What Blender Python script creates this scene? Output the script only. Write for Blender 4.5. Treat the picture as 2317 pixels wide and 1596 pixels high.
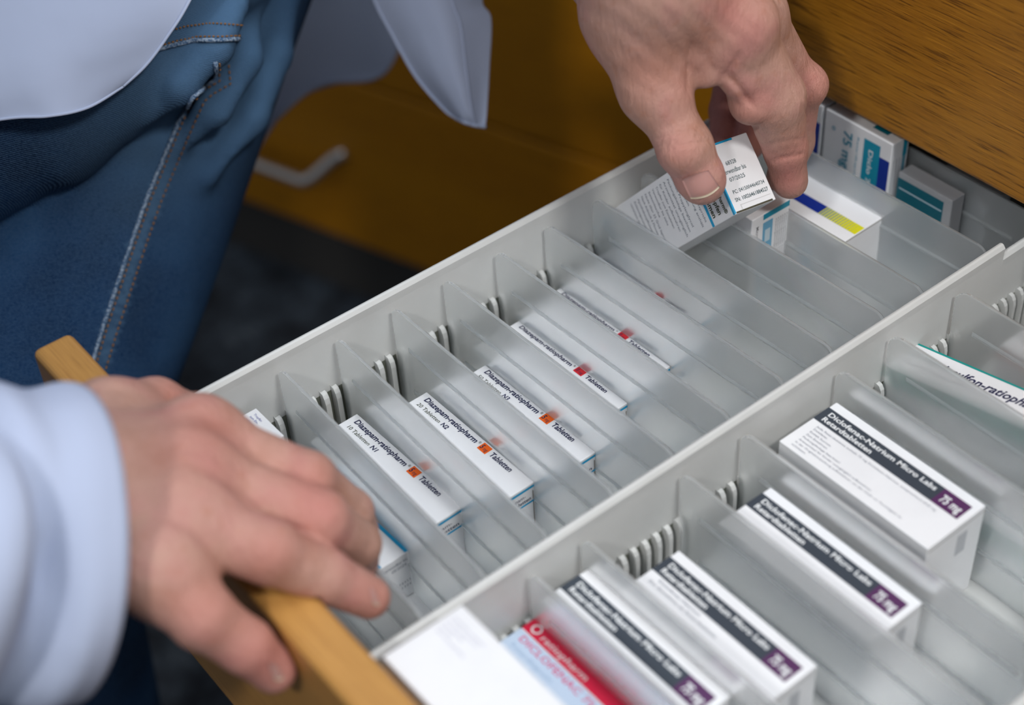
import bpy, bmesh, math, random
import numpy as np
from mathutils import Vector, Matrix

for o in list(bpy.data.objects):
    bpy.data.objects.remove(o)
sc = bpy.context.scene
COL = sc.collection
S = 0.00125                      # one drafting unit = 1.25 mm
random.seed(4)

# ---------------------------------------------------------------- camera
CXP, CYP, FPX = 1158.5, 798.0, 3630.9
YAW, PIT, ROL = 0.942388521, 0.733201521, -0.071421237
CAM = np.array([-259.8698, -243.2834, 345.5232])


def cam_rows():
    cy, sy, cp, sp = math.cos(YAW), math.sin(YAW), math.cos(PIT), math.sin(PIT)
    f = np.array([cy * cp, sy * cp, -sp]); r = np.array([sy, -cy, 0.0]); u = np.cross(r, f)
    cr, sr = math.cos(ROL), math.sin(ROL)
    return np.array([cr * r + sr * u, -sr * r + cr * u, f])


CM = cam_rows()


def ray(u, v):
    return CM.T @ np.array([(u - CXP) / FPX, -(v - CYP) / FPX, 1.0])


def at(u, v, d):                 # point of the place seen at pixel (u, v), d units deep
    return CAM + d * ray(u, v)


def onz(u, v, z):                # point of the place seen at pixel (u, v) lying at height z
    d = ray(u, v)
    return CAM + (z - CAM[2]) / d[2] * d


cd = bpy.data.cameras.new('camera')
cam = bpy.data.objects.new('camera', cd)
COL.objects.link(cam)
sc.camera = cam
cd.sensor_width = 36.0
cd.lens = FPX / 2317 * 36.0
mw = Matrix.Identity(4)
for i in range(3):
    mw[i][0] = CM[0][i]; mw[i][1] = CM[1][i]; mw[i][2] = -CM[2][i]; mw[i][3] = CAM[i] * S
cam.matrix_world = mw
cd.clip_start = 0.01
cd.dof.use_dof = True
cd.dof.focus_distance = 538 * S
cd.dof.aperture_fstop = 4.6
cd.dof.aperture_blades = 9

# ---------------------------------------------------------------- light and exposure
sc.view_settings.view_transform = 'Standard'
sc.view_settings.look = 'None'
sc.view_settings.exposure = 0.0
sc.view_settings.gamma = 1.0
sc.view_settings.use_curve_mapping = False
sc.cycles.use_adaptive_sampling = True
sc.cycles.adaptive_threshold = 0.1
sc.cycles.max_bounces = 9
sc.cycles.diffuse_bounces = 3
sc.cycles.glossy_bounces = 3
sc.cycles.transmission_bounces = 7
sc.cycles.transparent_max_bounces = 16
sc.cycles.sample_clamp_indirect = 12.0
w = bpy.data.worlds.new('room_light')
sc.world = w
w.use_nodes = True
bg = w.node_tree.nodes['Background']
bg.inputs[0].default_value = (0.78, 0.87, 1.0, 1)
bg.inputs[1].default_value = 0.265


def area(name, loc, target, size, power, colour):
    ld = bpy.data.lights.new(name, 'AREA')
    ld.shape = 'SQUARE'; ld.size = size * S; ld.energy = power; ld.color = colour
    o = bpy.data.objects.new(name, ld)
    COL.objects.link(o)
    o.location = Vector(loc) * S
    o.rotation_euler = (Vector(target) - Vector(loc)).to_track_quat('-Z', 'Y').to_euler()
    return o


area('key_lamp', (-960, -390, 1060), (0, 60, -10), 110, 9, (1.0, 0.975, 0.95))
area('second_lamp', (20, -860, 1120), (20, 60, -10), 190, 12, (1.0, 0.98, 0.96))
area('ceiling_panel', (130, -60, 1150), (30, 30, 0), 620, 10, (0.86, 0.93, 1.0))

# ---------------------------------------------------------------- materials
MATS = {}


def mat(name, col=(0.8, 0.8, 0.8), rough=0.5, **kw):
    if name in MATS:
        return MATS[name]
    m = bpy.data.materials.new(name)
    m.use_nodes = True
    b = m.node_tree.nodes['Principled BSDF']
    b.inputs['Base Color'].default_value = (*col, 1)
    b.inputs['Roughness'].default_value = rough
    for k, v in kw.items():
        b.inputs[k.replace('_', ' ')].default_value = v
    MATS[name] = m
    return m


def nd(m, typ, **kw):
    n = m.node_tree.nodes.new(typ)
    for k, v in kw.items():
        if hasattr(n, k):
            setattr(n, k, v)
        else:
            n.inputs[k.replace('_', ' ')].default_value = v
    return n


def lk(m, a, b):
    m.node_tree.links.new(a, b)


def coords(m, scale, rot=(0, 0, 0)):
    tc = nd(m, 'ShaderNodeTexCoord')
    mp = nd(m, 'ShaderNodeMapping')
    mp.inputs['Scale'].default_value = scale
    mp.inputs['Rotation'].default_value = rot
    lk(m, tc.outputs['Object'], mp.inputs[0])
    return mp.outputs[0]


def ramp(m, fac, stops):
    r = nd(m, 'ShaderNodeValToRGB')
    e = r.color_ramp.elements
    while len(e) < len(stops):
        e.new(0.5)
    for i, (p, c) in enumerate(stops):
        e[i].position = p
        e[i].color = (*c, 1)
    lk(m, fac, r.inputs[0])
    return r.outputs[0]


def bump(m, h, strength, dist, prev=None):
    b = nd(m, 'ShaderNodeBump')
    b.inputs['Strength'].default_value = strength
    b.inputs['Distance'].default_value = dist
    lk(m, h, b.inputs['Height'])
    if prev is not None:
        lk(m, prev, b.inputs['Normal'])
    return b.outputs[0]


def mixc(m, fac, a, b, mode='MIX'):
    n = nd(m, 'ShaderNodeMix', data_type='RGBA', blend_type=mode)
    if isinstance(fac, float):
        n.inputs[0].default_value = fac
    else:
        lk(m, fac, n.inputs[0])
    for i, x in ((6, a), (7, b)):
        if isinstance(x, tuple):
            n.inputs[i].default_value = (*x, 1)
        else:
            lk(m, x, n.inputs[i])
    return n.outputs[2]


def mth(m, op, a, b=None):
    n = nd(m, 'ShaderNodeMath', operation=op)
    for i, x in ((0, a), (1, b)):
        if x is None:
            continue
        if isinstance(x, (int, float)):
            n.inputs[i].default_value = x
        else:
            lk(m, x, n.inputs[i])
    return n.outputs[0]


def BS(m):
    return m.node_tree.nodes['Principled BSDF']


def tuned_plastic(name, col, rough):
    m = mat(name, col, rough)
    c = coords(m, (40, 40, 40))
    n = nd(m, 'ShaderNodeTexNoise', Scale=1.0, Detail=4.0)
    lk(m, c, n.inputs[0])
    lk(m, ramp(m, n.outputs[0], [(0.35, tuple(x * 0.95 for x in col)), (0.6, col)]), BS(m).inputs['Base Color'])
    n2 = nd(m, 'ShaderNodeTexNoise', Scale=60.0, Detail=2.0)
    lk(m, c, n2.inputs[0])
    lk(m, bump(m, n2.outputs[0], 0.06, 0.0004), BS(m).inputs['Normal'])
    return m


TRAY = tuned_plastic('white_tray_plastic', (0.655, 0.665, 0.65), 0.38)
WHITE = tuned_plastic('glossy_carton', (0.87, 0.88, 0.90), 0.42)
PAPER = tuned_plastic('white_paper', (0.86, 0.87, 0.87), 0.7)


def make_frost():
    m = bpy.data.materials.new('frosted_plastic')
    m.use_nodes = True
    nt = m.node_tree
    nt.nodes.clear()
    out = nt.nodes.new('ShaderNodeOutputMaterial')
    rf = nt.nodes.new('ShaderNodeBsdfGlass')
    rf.inputs['Color'].default_value = (1.0, 1.0, 1.0, 1)
    rf.inputs['Roughness'].default_value = 0.33
    rf.inputs['IOR'].default_value = 1.25
    df = nt.nodes.new('ShaderNodeBsdfPrincipled')
    df.inputs['Base Color'].default_value = (0.86, 0.92, 0.94, 1)
    df.inputs['Roughness'].default_value = 0.5
    df.inputs['Specular IOR Level'].default_value = 0.25
    tl = nt.nodes.new('ShaderNodeBsdfTranslucent')
    tl.inputs[0].default_value = (0.88, 0.93, 0.95, 1)
    tr = nt.nodes.new('ShaderNodeBsdfTransparent')
    tr.inputs[0].default_value = (0.97, 0.98, 0.98, 1)
    m1 = nt.nodes.new('ShaderNodeMixShader'); m1.inputs[0].default_value = 0.5
    nt.links.new(df.outputs[0], m1.inputs[1]); nt.links.new(tl.outputs[0], m1.inputs[2])
    m2 = nt.nodes.new('ShaderNodeMixShader'); m2.inputs[0].default_value = 0.28
    nt.links.new(rf.outputs[0], m2.inputs[1]); nt.links.new(m1.outputs[0], m2.inputs[2])
    m3 = nt.nodes.new('ShaderNodeMixShader'); m3.inputs[0].default_value = 0.20
    nt.links.new(m2.outputs[0], m3.inputs[1]); nt.links.new(tr.outputs[0], m3.inputs[2])
    nt.links.new(m3.outputs[0], out.inputs[0])
    tc = nt.nodes.new('ShaderNodeTexCoord')
    nz = nt.nodes.new('ShaderNodeTexNoise'); nz.inputs['Scale'].default_value = 2500; nz.inputs['Detail'].default_value = 2
    nt.links.new(tc.outputs['Object'], nz.inputs[0])
    bp = nt.nodes.new('ShaderNodeBump'); bp.inputs['Strength'].default_value = 0.12; bp.inputs['Distance'].default_value = 0.0002
    nt.links.new(nz.outputs[0], bp.inputs['Height'])
    nt.links.new(bp.outputs[0], df.inputs['Normal'])
    return m


FROST = make_frost()


def make_wood(name, axis, c_dark, c_mid, c_light, rough=0.42, pore=1.0):
    """oak veneer with the grain along one world axis (0 = X, 1 = Y, 2 = Z)"""
    m = mat(name, c_mid, rough)
    sl = [60.0, 60.0, 60.0]; sl[axis] = 3.2
    c = coords(m, tuple(sl))
    n0 = nd(m, 'ShaderNodeTexNoise', Scale=0.35, Detail=3.0, Distortion=0.6)
    lk(m, c, n0.inputs[0])
    sf = [2300.0, 2300.0, 2300.0]; sf[axis] = 75.0
    cf = coords(m, tuple(sf))
    n1 = nd(m, 'ShaderNodeTexNoise', Scale=0.5, Detail=4.0, Roughness=0.6, Distortion=0.3)
    lk(m, cf, n1.inputs[0])
    sg = [900.0, 900.0, 900.0]; sg[axis] = 20.0
    cg = coords(m, tuple(sg))
    n2 = nd(m, 'ShaderNodeTexNoise', Scale=0.8, Detail=4.0, Roughness=0.6, Distortion=1.2)
    lk(m, cg, n2.inputs[0])
    base = ramp(m, n0.outputs[0], [(0.3, c_mid), (0.7, c_light)])
    b2 = mixc(m, ramp(m, n2.outputs[0], [(0.42, (0, 0, 0)), (0.64, (0.42, 0.42, 0.42))]), base, c_dark)
    pores = ramp(m, n1.outputs[0], [(0.54, (0, 0, 0)), (0.63, (0.8 * pore,) * 3)])
    flecks = ramp(m, n1.outputs[0], [(0.34, (0.55 * pore,) * 3), (0.40, (0, 0, 0))])
    b2 = mixc(m, flecks, b2, tuple(min(1, x * 1.35) for x in c_light))
    lk(m, mixc(m, pores, b2, tuple(x * 0.5 for x in c_dark)), BS(m).inputs['Base Color'])
    lk(m, bump(m, n1.outputs[0], 0.35 * pore, -0.0004), BS(m).inputs['Normal'])
    return m


OAK_Y = make_wood('oak_veneer', 1, (0.24, 0.085, 0.004), (0.40, 0.165, 0.010), (0.48, 0.21, 0.016))
OAK_EDGE = make_wood('oak_edge', 1, (0.36, 0.165, 0.04), (0.50, 0.25, 0.062), (0.57, 0.30, 0.085), 0.34, 0.35)
OAK_FAR = make_wood('oak_panel', 0, (0.32, 0.115, 0.001), (0.50, 0.19, 0.001), (0.58, 0.235, 0.002), 0.45, 0.4)
DARKIN = mat('dark_cabinet_inside', (0.05, 0.045, 0.04), 0.8)
STEEL = mat('brushed_steel', (0.62, 0.60, 0.57), 0.33, Metallic=0.9)


def make_skin():
    m = mat('skin', (0.6, 0.33, 0.26), 0.5)
    b = BS(m)
    c = coords(m, (1, 1, 1))
    n0 = nd(m, 'ShaderNodeTexNoise', Scale=38.0, Detail=3.0, Roughness=0.55)
    lk(m, c, n0.inputs[0])
    n1 = nd(m, 'ShaderNodeTexNoise', Scale=190.0, Detail=3.0)
    lk(m, c, n1.inputs[0])
    base = ramp(m, n0.outputs[0], [(0.34, (0.46, 0.255, 0.19)), (0.50, (0.54, 0.315, 0.25)), (0.66, (0.54, 0.275, 0.235))])
    col = mixc(m, ramp(m, n1.outputs[0], [(0.58, (0, 0, 0)), (0.72, (0.35, 0.35, 0.35))]), base, (0.46, 0.21, 0.13))
    at_ = nd(m, 'ShaderNodeAttribute', attribute_name='flush')
    col2 = mixc(m, at_.outputs['Fac'], col, (0.53, 0.17, 0.145))
    lk(m, col2, b.inputs['Base Color'])
    b.inputs['Subsurface Weight'].default_value = 0.0
    b.inputs['Subsurface Radius'].default_value = (0.0035, 0.0012, 0.0006)
    b.inputs['Subsurface Scale'].default_value = 1.0
    b.inputs['Specular IOR Level'].default_value = 0.26
    v = nd(m, 'ShaderNodeTexVoronoi', feature='DISTANCE_TO_EDGE', Scale=900.0)
    cw = coords(m, (1, 1, 0.55))
    nw = nd(m, 'ShaderNodeTexNoise', Scale=300.0, Detail=2.0)
    lk(m, cw, nw.inputs[0])
    wv = mixc(m, 0.004, cw, nw.outputs['Color'], 'ADD')
    lk(m, wv, v.inputs['Vector'])
    h1 = bump(m, ramp(m, v.outputs['Distance'], [(0.0, (0, 0, 0)), (0.12, (1, 1, 1))]), 0.22, 0.00025)
    n2 = nd(m, 'ShaderNodeTexNoise', Scale=420.0, Detail=5.0, Roughness=0.6)
    c3 = coords(m, (1.0, 1.0, 0.28), (0.3, 0.2, 0))
    lk(m, c3, n2.inputs[0])
    h2 = bump(m, n2.outputs[0], 0.7, 0.0013, h1)
    lk(m, h2, b.inputs['Normal'])
    return m


SKIN = make_skin()
NAIL = mat('nail_plate', (0.56, 0.28, 0.245), 0.28, Subsurface_Weight=0.2)
NAILTIP = mat('nail_free_edge', (0.60, 0.50, 0.36), 0.4)


def make_denim():
    m = mat('blue_denim', (0.05, 0.11, 0.22), 0.9, Specular_IOR_Level=0.05)
    b = BS(m)
    uv = coords(m, (1, 1, 1))
    n0 = nd(m, 'ShaderNodeTexNoise', Scale=16.0, Detail=5.0)
    lk(m, uv, n0.inputs[0])
    base = ramp(m, n0.outputs[0], [(0.36, (0.0015, 0.009, 0.036)), (0.50, (0.004, 0.026, 0.085)), (0.68, (0.018, 0.065, 0.160))])
    wv = nd(m, 'ShaderNodeTexWave', wave_type='BANDS', bands_direction='DIAGONAL', Scale=560.0, Distortion=2.6)
    wv.inputs['Detail'].default_value = 3.0
    wv.inputs['Detail Scale'].default_value = 2.0
    lk(m, uv, wv.inputs[0])
    n1 = nd(m, 'ShaderNodeTexNoise', Scale=900.0, Detail=3.0)
    lk(m, uv, n1.inputs[0])
    f = mth(m, 'MULTIPLY', wv.outputs['Fac'], n1.outputs[0])
    col = mixc(m, ramp(m, f, [(0.16, (0, 0, 0)), (0.45, (0.7, 0.7, 0.7))]), base, (0.07, 0.135, 0.24))
    a = nd(m, 'ShaderNodeAttribute', attribute_name='worn')
    col = mixc(m, a.outputs['Fac'], col, (0.11, 0.21, 0.34))
    lk(m, col, b.inputs['Base Color'])
    lk(m, bump(m, f, 0.6, 0.0006), b.inputs['Normal'])
    return m


DENIM = make_denim()
DENIM_PALE = mat('pale_denim_edge', (0.26, 0.34, 0.45), 0.95, Specular_IOR_Level=0.05)
_c = coords(DENIM_PALE, (1, 1, 1))
_n = nd(DENIM_PALE, 'ShaderNodeTexNoise', Scale=900.0, Detail=3.0)
lk(DENIM_PALE, _c, _n.inputs[0])
lk(DENIM_PALE, ramp(DENIM_PALE, _n.outputs[0], [(0.42, (0.06, 0.12, 0.22)), (0.58, (0.32, 0.40, 0.50))]), BS(DENIM_PALE).inputs['Base Color'])
lk(DENIM_PALE, bump(DENIM_PALE, _n.outputs[0], 0.8, 0.0008), BS(DENIM_PALE).inputs['Normal'])
THREAD = mat('orange_thread', (0.26, 0.12, 0.03), 0.8)


def make_cloth():
    m = mat('white_coat_cotton', (0.46, 0.52, 0.68), 0.85, Specular_IOR_Level=0.1)
    b = BS(m)
    c = coords(m, (1, 1, 1))
    n1 = nd(m, 'ShaderNodeTexNoise', Scale=14.0, Detail=3.0)
    lk(m, c, n1.inputs[0])
    h = bump(m, n1.outputs[0], 0.5, 0.006)
    lk(m, h, b.inputs['Normal'])
    return m


COAT = make_cloth()


def make_carpet():
    m = mat('dark_carpet', (0.02, 0.024, 0.03), 0.95)
    c = coords(m, (1, 1, 1))
    n = nd(m, 'ShaderNodeTexNoise', Scale=14.0, Detail=6.0, Roughness=0.75)
    lk(m, c, n.inputs[0])
    lk(m, ramp(m, n.outputs[0], [(0.40, (0.007, 0.010, 0.016)), (0.56, (0.045, 0.060, 0.080)), (0.68, (0.15, 0.18, 0.21))]), BS(m).inputs['Base Color'])
    n2 = nd(m, 'ShaderNodeTexNoise', Scale=700.0, Detail=2.0)
    lk(m, c, n2.inputs[0])
    lk(m, bump(m, n2.outputs[0], 0.8, 0.003), BS(m).inputs['Normal'])
    return m


CARPET = make_carpet()


def ink(name, col, rough=0.45):
    return mat('print_' + name, col, rough)


CYAN = ink('cyan', (0.0, 0.36, 0.66))
BLACK = ink('near_black', (0.012, 0.014, 0.03))
INK = ink('ink_blue_black', (0.016, 0.02, 0.075))
INKG = ink('ink_olive_black', (0.04, 0.05, 0.02))
ORANGE = ink('orange', (0.90, 0.13, 0.0))
RED = ink('red', (0.72, 0.02, 0.03))
SLATE = ink('slate', (0.038, 0.05, 0.068))
PURPLE = ink('purple', (0.085, 0.02, 0.095))
GREY = ink('grey_text', (0.20, 0.22, 0.27))
TEAL = ink('teal', (0.0, 0.30, 0.27))
TEALB = ink('teal_blue', (0.0, 0.28, 0.42))
NAVY = ink('royal_blue', (0.0, 0.025, 0.30))
YEL = ink('yellow', (0.75, 0.72, 0.0))
CRIM = ink('crimson', (0.70, 0.0, 0.045))
PINK = ink('magenta_text', (0.72, 0.04, 0.20))
LBLUE = ink('pale_blue', (0.58, 0.70, 0.86))
SALMON = ink('salmon', (0.72, 0.22, 0.13))
WHINK = ink('white_letters', (0.85, 0.87, 0.88))
MIDBL = ink('mid_blue', (0.16, 0.42, 0.62))
BROWN = ink('brown_card', (0.50, 0.42, 0.30), 0.8)


# ---------------------------------------------------------------- mesh helpers
def link(o, parent=None):
    COL.objects.link(o)
    if parent is not None:
        o.parent = parent
    return o


def mesh_obj(name, verts, faces, m, parent=None, smooth=False, mi=None):
    me = bpy.data.meshes.new(name)
    v = np.asarray(verts, dtype=float) * S
    me.from_pydata(v.tolist(), [], [tuple(int(i) for i in f) for f in faces])
    ms = m if isinstance(m, (list, tuple)) else [m]
    for x in ms:
        me.materials.append(x)
    if mi is not None:
        me.polygons.foreach_set('material_index', list(mi))
    if smooth:
        me.polygons.foreach_set('use_smooth', [True] * len(me.polygons))
    me.update()
    return link(bpy.data.objects.new(name, me), parent)


class MB:
    """collects shapes and links them as one mesh object"""
    def __init__(self):
        self.v = []; self.f = []; self.mi = []

    def add(self, v, f, mi=0):
        n = len(self.v)
        self.v.extend([list(map(float, p)) for p in v])
        self.f.extend([[i + n for i in q] for q in f])
        self.mi.extend([mi] * len(f))
        return self

    def box(self, a, b, mi=0):
        x0, y0, z0 = a; x1, y1, z1 = b
        v = [(x0, y0, z0), (x1, y0, z0), (x1, y1, z0), (x0, y1, z0), (x0, y0, z1), (x1, y0, z1), (x1, y1, z1), (x0, y1, z1)]
        return self.add(v, [(0, 3, 2, 1), (4, 5, 6, 7), (0, 1, 5, 4), (1, 2, 6, 5), (2, 3, 7, 6), (3, 0, 4, 7)], mi)

    def quad(self, o, ex, ey, x0, y0, x1, y1, off=0.0, nrm=None, mi=0):
        o = np.array(o, float); ex = np.array(ex, float); ey = np.array(ey, float)
        n = np.cross(ex, ey) if nrm is None else np.array(nrm, float)
        o = o + n * off
        return self.add([o + ex * x0 + ey * y0, o + ex * x1 + ey * y0, o + ex * x1 + ey * y1, o + ex * x0 + ey * y1], [(0, 1, 2, 3)], mi)

    def tube(self, pts, r, n=12, mi=0, caps=True):
        pts = [np.array(p, float) for p in pts]
        rs = r if isinstance(r, (list, tuple)) else [r] * len(pts)
        base = len(self.v)
        prev = None
        for i, p in enumerate(pts):
            t = pts[min(i + 1, len(pts) - 1)] - pts[max(i - 1, 0)]
            t = t / (np.linalg.norm(t) + 1e-9)
            if prev is None:
                a = np.cross(t, [0.13, 0.2, 1.0])
                if np.linalg.norm(a) < 1e-3:
                    a = np.cross(t, [1, 0, 0])
            else:
                a = prev - t * (prev @ t)
            a = a / np.linalg.norm(a); prev = a
            b = np.cross(t, a)
            for k in range(n):
                th = 2 * math.pi * k / n
                self.v.append(list(p + rs[i] * (math.cos(th) * a + math.sin(th) * b)))
        for i in range(len(pts) - 1):
            for k in range(n):
                k2 = (k + 1) % n
                self.f.append([base + i * n + k, base + i * n + k2, base + (i + 1) * n + k2, base + (i + 1) * n + k])
                self.mi.append(mi)
        if caps:
            self.f.append([base + k for k in range(n)][::-1]); self.mi.append(mi)
            self.f.append([base + (len(pts) - 1) * n + k for k in range(n)]); self.mi.append(mi)
        return self

    def build(self, name, m, parent=None, smooth=False, bevel=0.0, seg=2):
        o = mesh_obj(name, self.v, self.f, m, parent, smooth, self.mi)
        if bevel > 0:
            bm = bmesh.new(); bm.from_mesh(o.data)
            bmesh.ops.remove_doubles(bm, verts=bm.verts, dist=1e-7)
            es = [e for e in bm.edges if len(e.link_faces) == 2 and e.calc_face_angle(0) > 0.6]
            bmesh.ops.bevel(bm, geom=es, offset=bevel * S, segments=seg, affect='EDGES', profile=0.5)
            bm.to_mesh(o.data); bm.free()
            if smooth:
                o.data.polygons.foreach_set('use_smooth', [True] * len(o.data.polygons))
        return o


def tag(o, label=None, cat=None, group=None, kind=None):
    for k, v in (('label', label), ('category', cat), ('group', group), ('kind', kind)):
        if v:
            o[k] = v
    return o


def empty(name, loc=(0, 0, 0), parent=None):
    o = bpy.data.objects.new(name, None)
    o.empty_display_size = 0.02
    o.location = Vector(loc) * S
    return link(o, parent)


_TXT = {}


def glyphs(s, bold=0.0, shear=0.0):
    """outline mesh of a line of text, cap height about 1"""
    key = (s, bold, shear)
    if key not in _TXT:
        cu = bpy.data.curves.new('letters', 'FONT')
        cu.body = s; cu.size = 1.4; cu.offset = bold; cu.shear = shear; cu.resolution_u = 2
        o = bpy.data.objects.new('letters', cu)
        COL.objects.link(o)
        dg = bpy.context.evaluated_depsgraph_get()
        me = bpy.data.meshes.new_from_object(o.evaluated_get(dg))
        v = np.array([tuple(p.co) for p in me.vertices]) if len(me.vertices) else np.zeros((0, 3))
        f = [tuple(p.vertices) for p in me.polygons]
        bpy.data.objects.remove(o); bpy.data.curves.remove(cu); bpy.data.meshes.remove(me)
        _TXT[key] = (v, f)
    return _TXT[key]


def put_text(mb, s, o, ex, ey, x, y, h, width=None, bold=0.0, shear=0.0, mi=0, off=0.12, cond=1.0):
    """write s on the face spanned by unit vectors ex, ey from origin o; h = cap height"""
    v, f = glyphs(s, bold, shear)
    if len(v) == 0:
        return
    o = np.array(o, float); ex = np.array(ex, float); ey = np.array(ey, float); n = np.cross(ex, ey)
    sx = h * cond
    if width is not None:
        sx = width / max(1e-6, v[:, 0].max())
    P = o + n * off + np.outer(x + v[:, 0] * sx, ex) + np.outer(y + v[:, 1] * h, ey)
    mb.add(P, f, mi)


# ---------------------------------------------------------------- room
def room():
    f = MB(); f.box((-3000, -3000, -520), (3000, 3000, -500))
    tag(f.build('floor', CARPET), kind='structure')
    # oak cabinet standing at an angle behind the person
    O = np.array([202, 768.9, -440.0]); e = np.array([0.304, -0.9527, 0]); nn = np.array([-0.9527, -0.304, 0])
    ang = math.atan2(e[1], e[0])
    cabn = empty('oak_cabinet', O - np.array([0, 0, 60.0]))
    cabn.rotation_euler = (0, 0, ang)
    tag(cabn, 'oak drawer cabinet standing on the dark carpet behind the person, with a bent metal handle', 'cabinet')
    # local frame: x along the face, y = left normal = away from the camera? (face normal is -y)
    # e rotated +90deg = (0.9527, 0.304) = -nn, so the front looks along local -y
    b = MB(); b.box((-520, 6, 0), (640, 400, 60))
    b.build('plinth', DARKIN, cabn)
    b = MB(); b.box((-520, 16, 60), (640, 420, 700))
    b.build('carcass', OAK_FAR, cabn)
    for x0, x1 in ((-518, -262), (-260, 638)):
        for z0, z1 in ((61, 217.5), (220.5, 376), (379, 536), (539, 698)):
            d = MB(); d.box((x0, 0, z0), (x1, 15.5, z1))
            do = d.build('drawer_front', OAK_FAR, cabn, bevel=1.6)
            hx0, hx1 = x0 + 140, x0 + 262
            zc = z0 + 66
            if x0 == -260:
                hx0, hx1 = 0, 132
            pts = []
            for k in range(25):
                t = k / 24
                x = hx0 + (hx1 - hx0) * t
                edge = min(t, 1 - t)
                s = min(1, edge / 0.22)
                s = s * s * (3 - 2 * s)
                pts.append((x, -0.5 - 22 * s, zc + 22 * (1 - s)))
            h = MB(); h.tube(pts, 4.4, 14)
            h.build('handle', STEEL, do, smooth=True)
    # oak cabinet the open drawer slides into
    cb = empty('oak_cabinet', (128, -140, -500))
    tag(cb, 'oak cabinet with wide wood-grained fronts that the open medicine drawer slides out of', 'cabinet')

    def lb(a, c):
        q = np.array([128, -140, -500.0])
        return tuple(np.array(a) - q), tuple(np.array(c) - q)
    for z0, z1 in ((8, 235), (238, 470), (-300, -78), (-496, -303)):
        d = MB(); d.box(*lb((136.3, -420, z0), (151, 122, z1)))
        d.build('drawer_front', OAK_Y, cb, bevel=1.8, seg=3, smooth=False)
    d = MB()
    d.box(*lb((152, 124, -500), (560, 134, 470)))
    d.box(*lb((152, -430, -500), (560, -420, 470)))
    d.box(*lb((550, -420, -500), (560, 124, 470)))
    d.box(*lb((152, -420, 462), (550, 124, 470)))
    d.box(*lb((152, -420, -84), (550, 124, -78)))
    d.box(*lb((152, -420, 232), (550, 124, 238)))
    d.build('carcass', DARKIN, cb)


room()


# ---------------------------------------------------------------- open drawer with its plastic tray
W_, T_, FL = 118.0, 3.25, -52.0
XB = -144.5                      # inner face of the wooden front
RAILS = [(118.0, 121.25), (-3.25, 0.0), (-124.5, -121.25), (-245.75, -242.5)]


def drawer():
    dr = empty('open_drawer', (-144.5, 0, -60))
    tag(dr, 'open oak fronted medicine drawer with a white plastic tray pulled out below the person', 'drawer')
    q = np.array([-144.5, 0, -60.0])

    def B(mb, a, c, mi=0):
        mb.box(tuple(np.array(a) - q), tuple(np.array(c) - q), mi)
    f = MB(); B(f, (-158, -300, -70), (XB, 151, 20))
    f.build('wooden_front', OAK_EDGE, dr, bevel=2.4, seg=4)
    t = MB()
    B(t, (XB + .3, -246, FL - 3), (420, 121.5, FL))
    t.build('tray_floor', TRAY, dr)
    for i, (y0, y1) in enumerate(RAILS):
        r = MB()
        xe = 124 if i in (1, 2) else 420
        for x0, x1, top in ((XB + .3, xe, 0.0), (xe, 420, -5.0)):
            if x1 - x0 < 1:
                continue
            # tapered wall with a thicker rounded lip
            prof = [(y0, top - 1.4), (y0 + .9, top - .25), ((y0 + y1) / 2, top), (y1 - .9, top - .25), (y1, top - 1.4), (y1 - .15, top - 4.5), (y1 + .0, FL), (y0, FL), (y0 + .15, top - 4.5)]
            n = len(prof)
            vs = [(x - q[0], y - q[1], z - q[2]) for x in (x0, x1) for y, z in prof]
            fs = [[k, (k + 1) % n, n + (k + 1) % n, n + k] for k in range(n)]
            fs += [list(range(n))[::-1], list(range(n, 2 * n))]
            r.add(vs, fs)
        ro = r.build('partition_rail' if i in (1, 2) else 'side_rail', TRAY, dr)
        # comb of slots along the foot of the wall
        for side in (-1, 1):
            yw = y0 if side < 0 else y1
            if (i == 0 and side > 0) or (i == 3 and side < 0):
                continue
            c = MB()
            x = XB + 6
            while x < 260:
                yo = yw + side * 3.0
                pts = []
                for (yy, zz) in ((yw, -25.2), (yw + side * 1.6, -25.6), (yw + side * 2.6, -27.2), (yw + side * 3.0, -29.5), (yo, FL), (yw, FL)):
                    pts.append((yy, zz))
                n = len(pts)
                vs = [(xx - q[0], y - q[1], z - q[2]) for xx in (x, x + 2.35) for y, z in pts]
                fs = [[k, (k + 1) % n, n + (k + 1) % n, n + k] for k in range(n)] + [list(range(n)), list(range(n, 2 * n))]
                c.add(vs, fs)
                x += 4.56
            c.build('slot_comb', TRAY, ro, bevel=0.45, seg=2)
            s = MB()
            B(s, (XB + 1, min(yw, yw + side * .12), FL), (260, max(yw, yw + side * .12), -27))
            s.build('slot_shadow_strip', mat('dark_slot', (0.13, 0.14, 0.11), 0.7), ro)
    g = MB(); B(g, (XB + .3, -246, FL), (XB + 3.2, 121, -3))
    g.build('tray_end_wall', TRAY, dr)
    for y0 in (130, -262):
        g = MB(); B(g, (XB + 8, y0 - 6, -66), (500, y0, -30))
        g.build('slide_rail', STEEL, dr)
    return dr


drawer()


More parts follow.
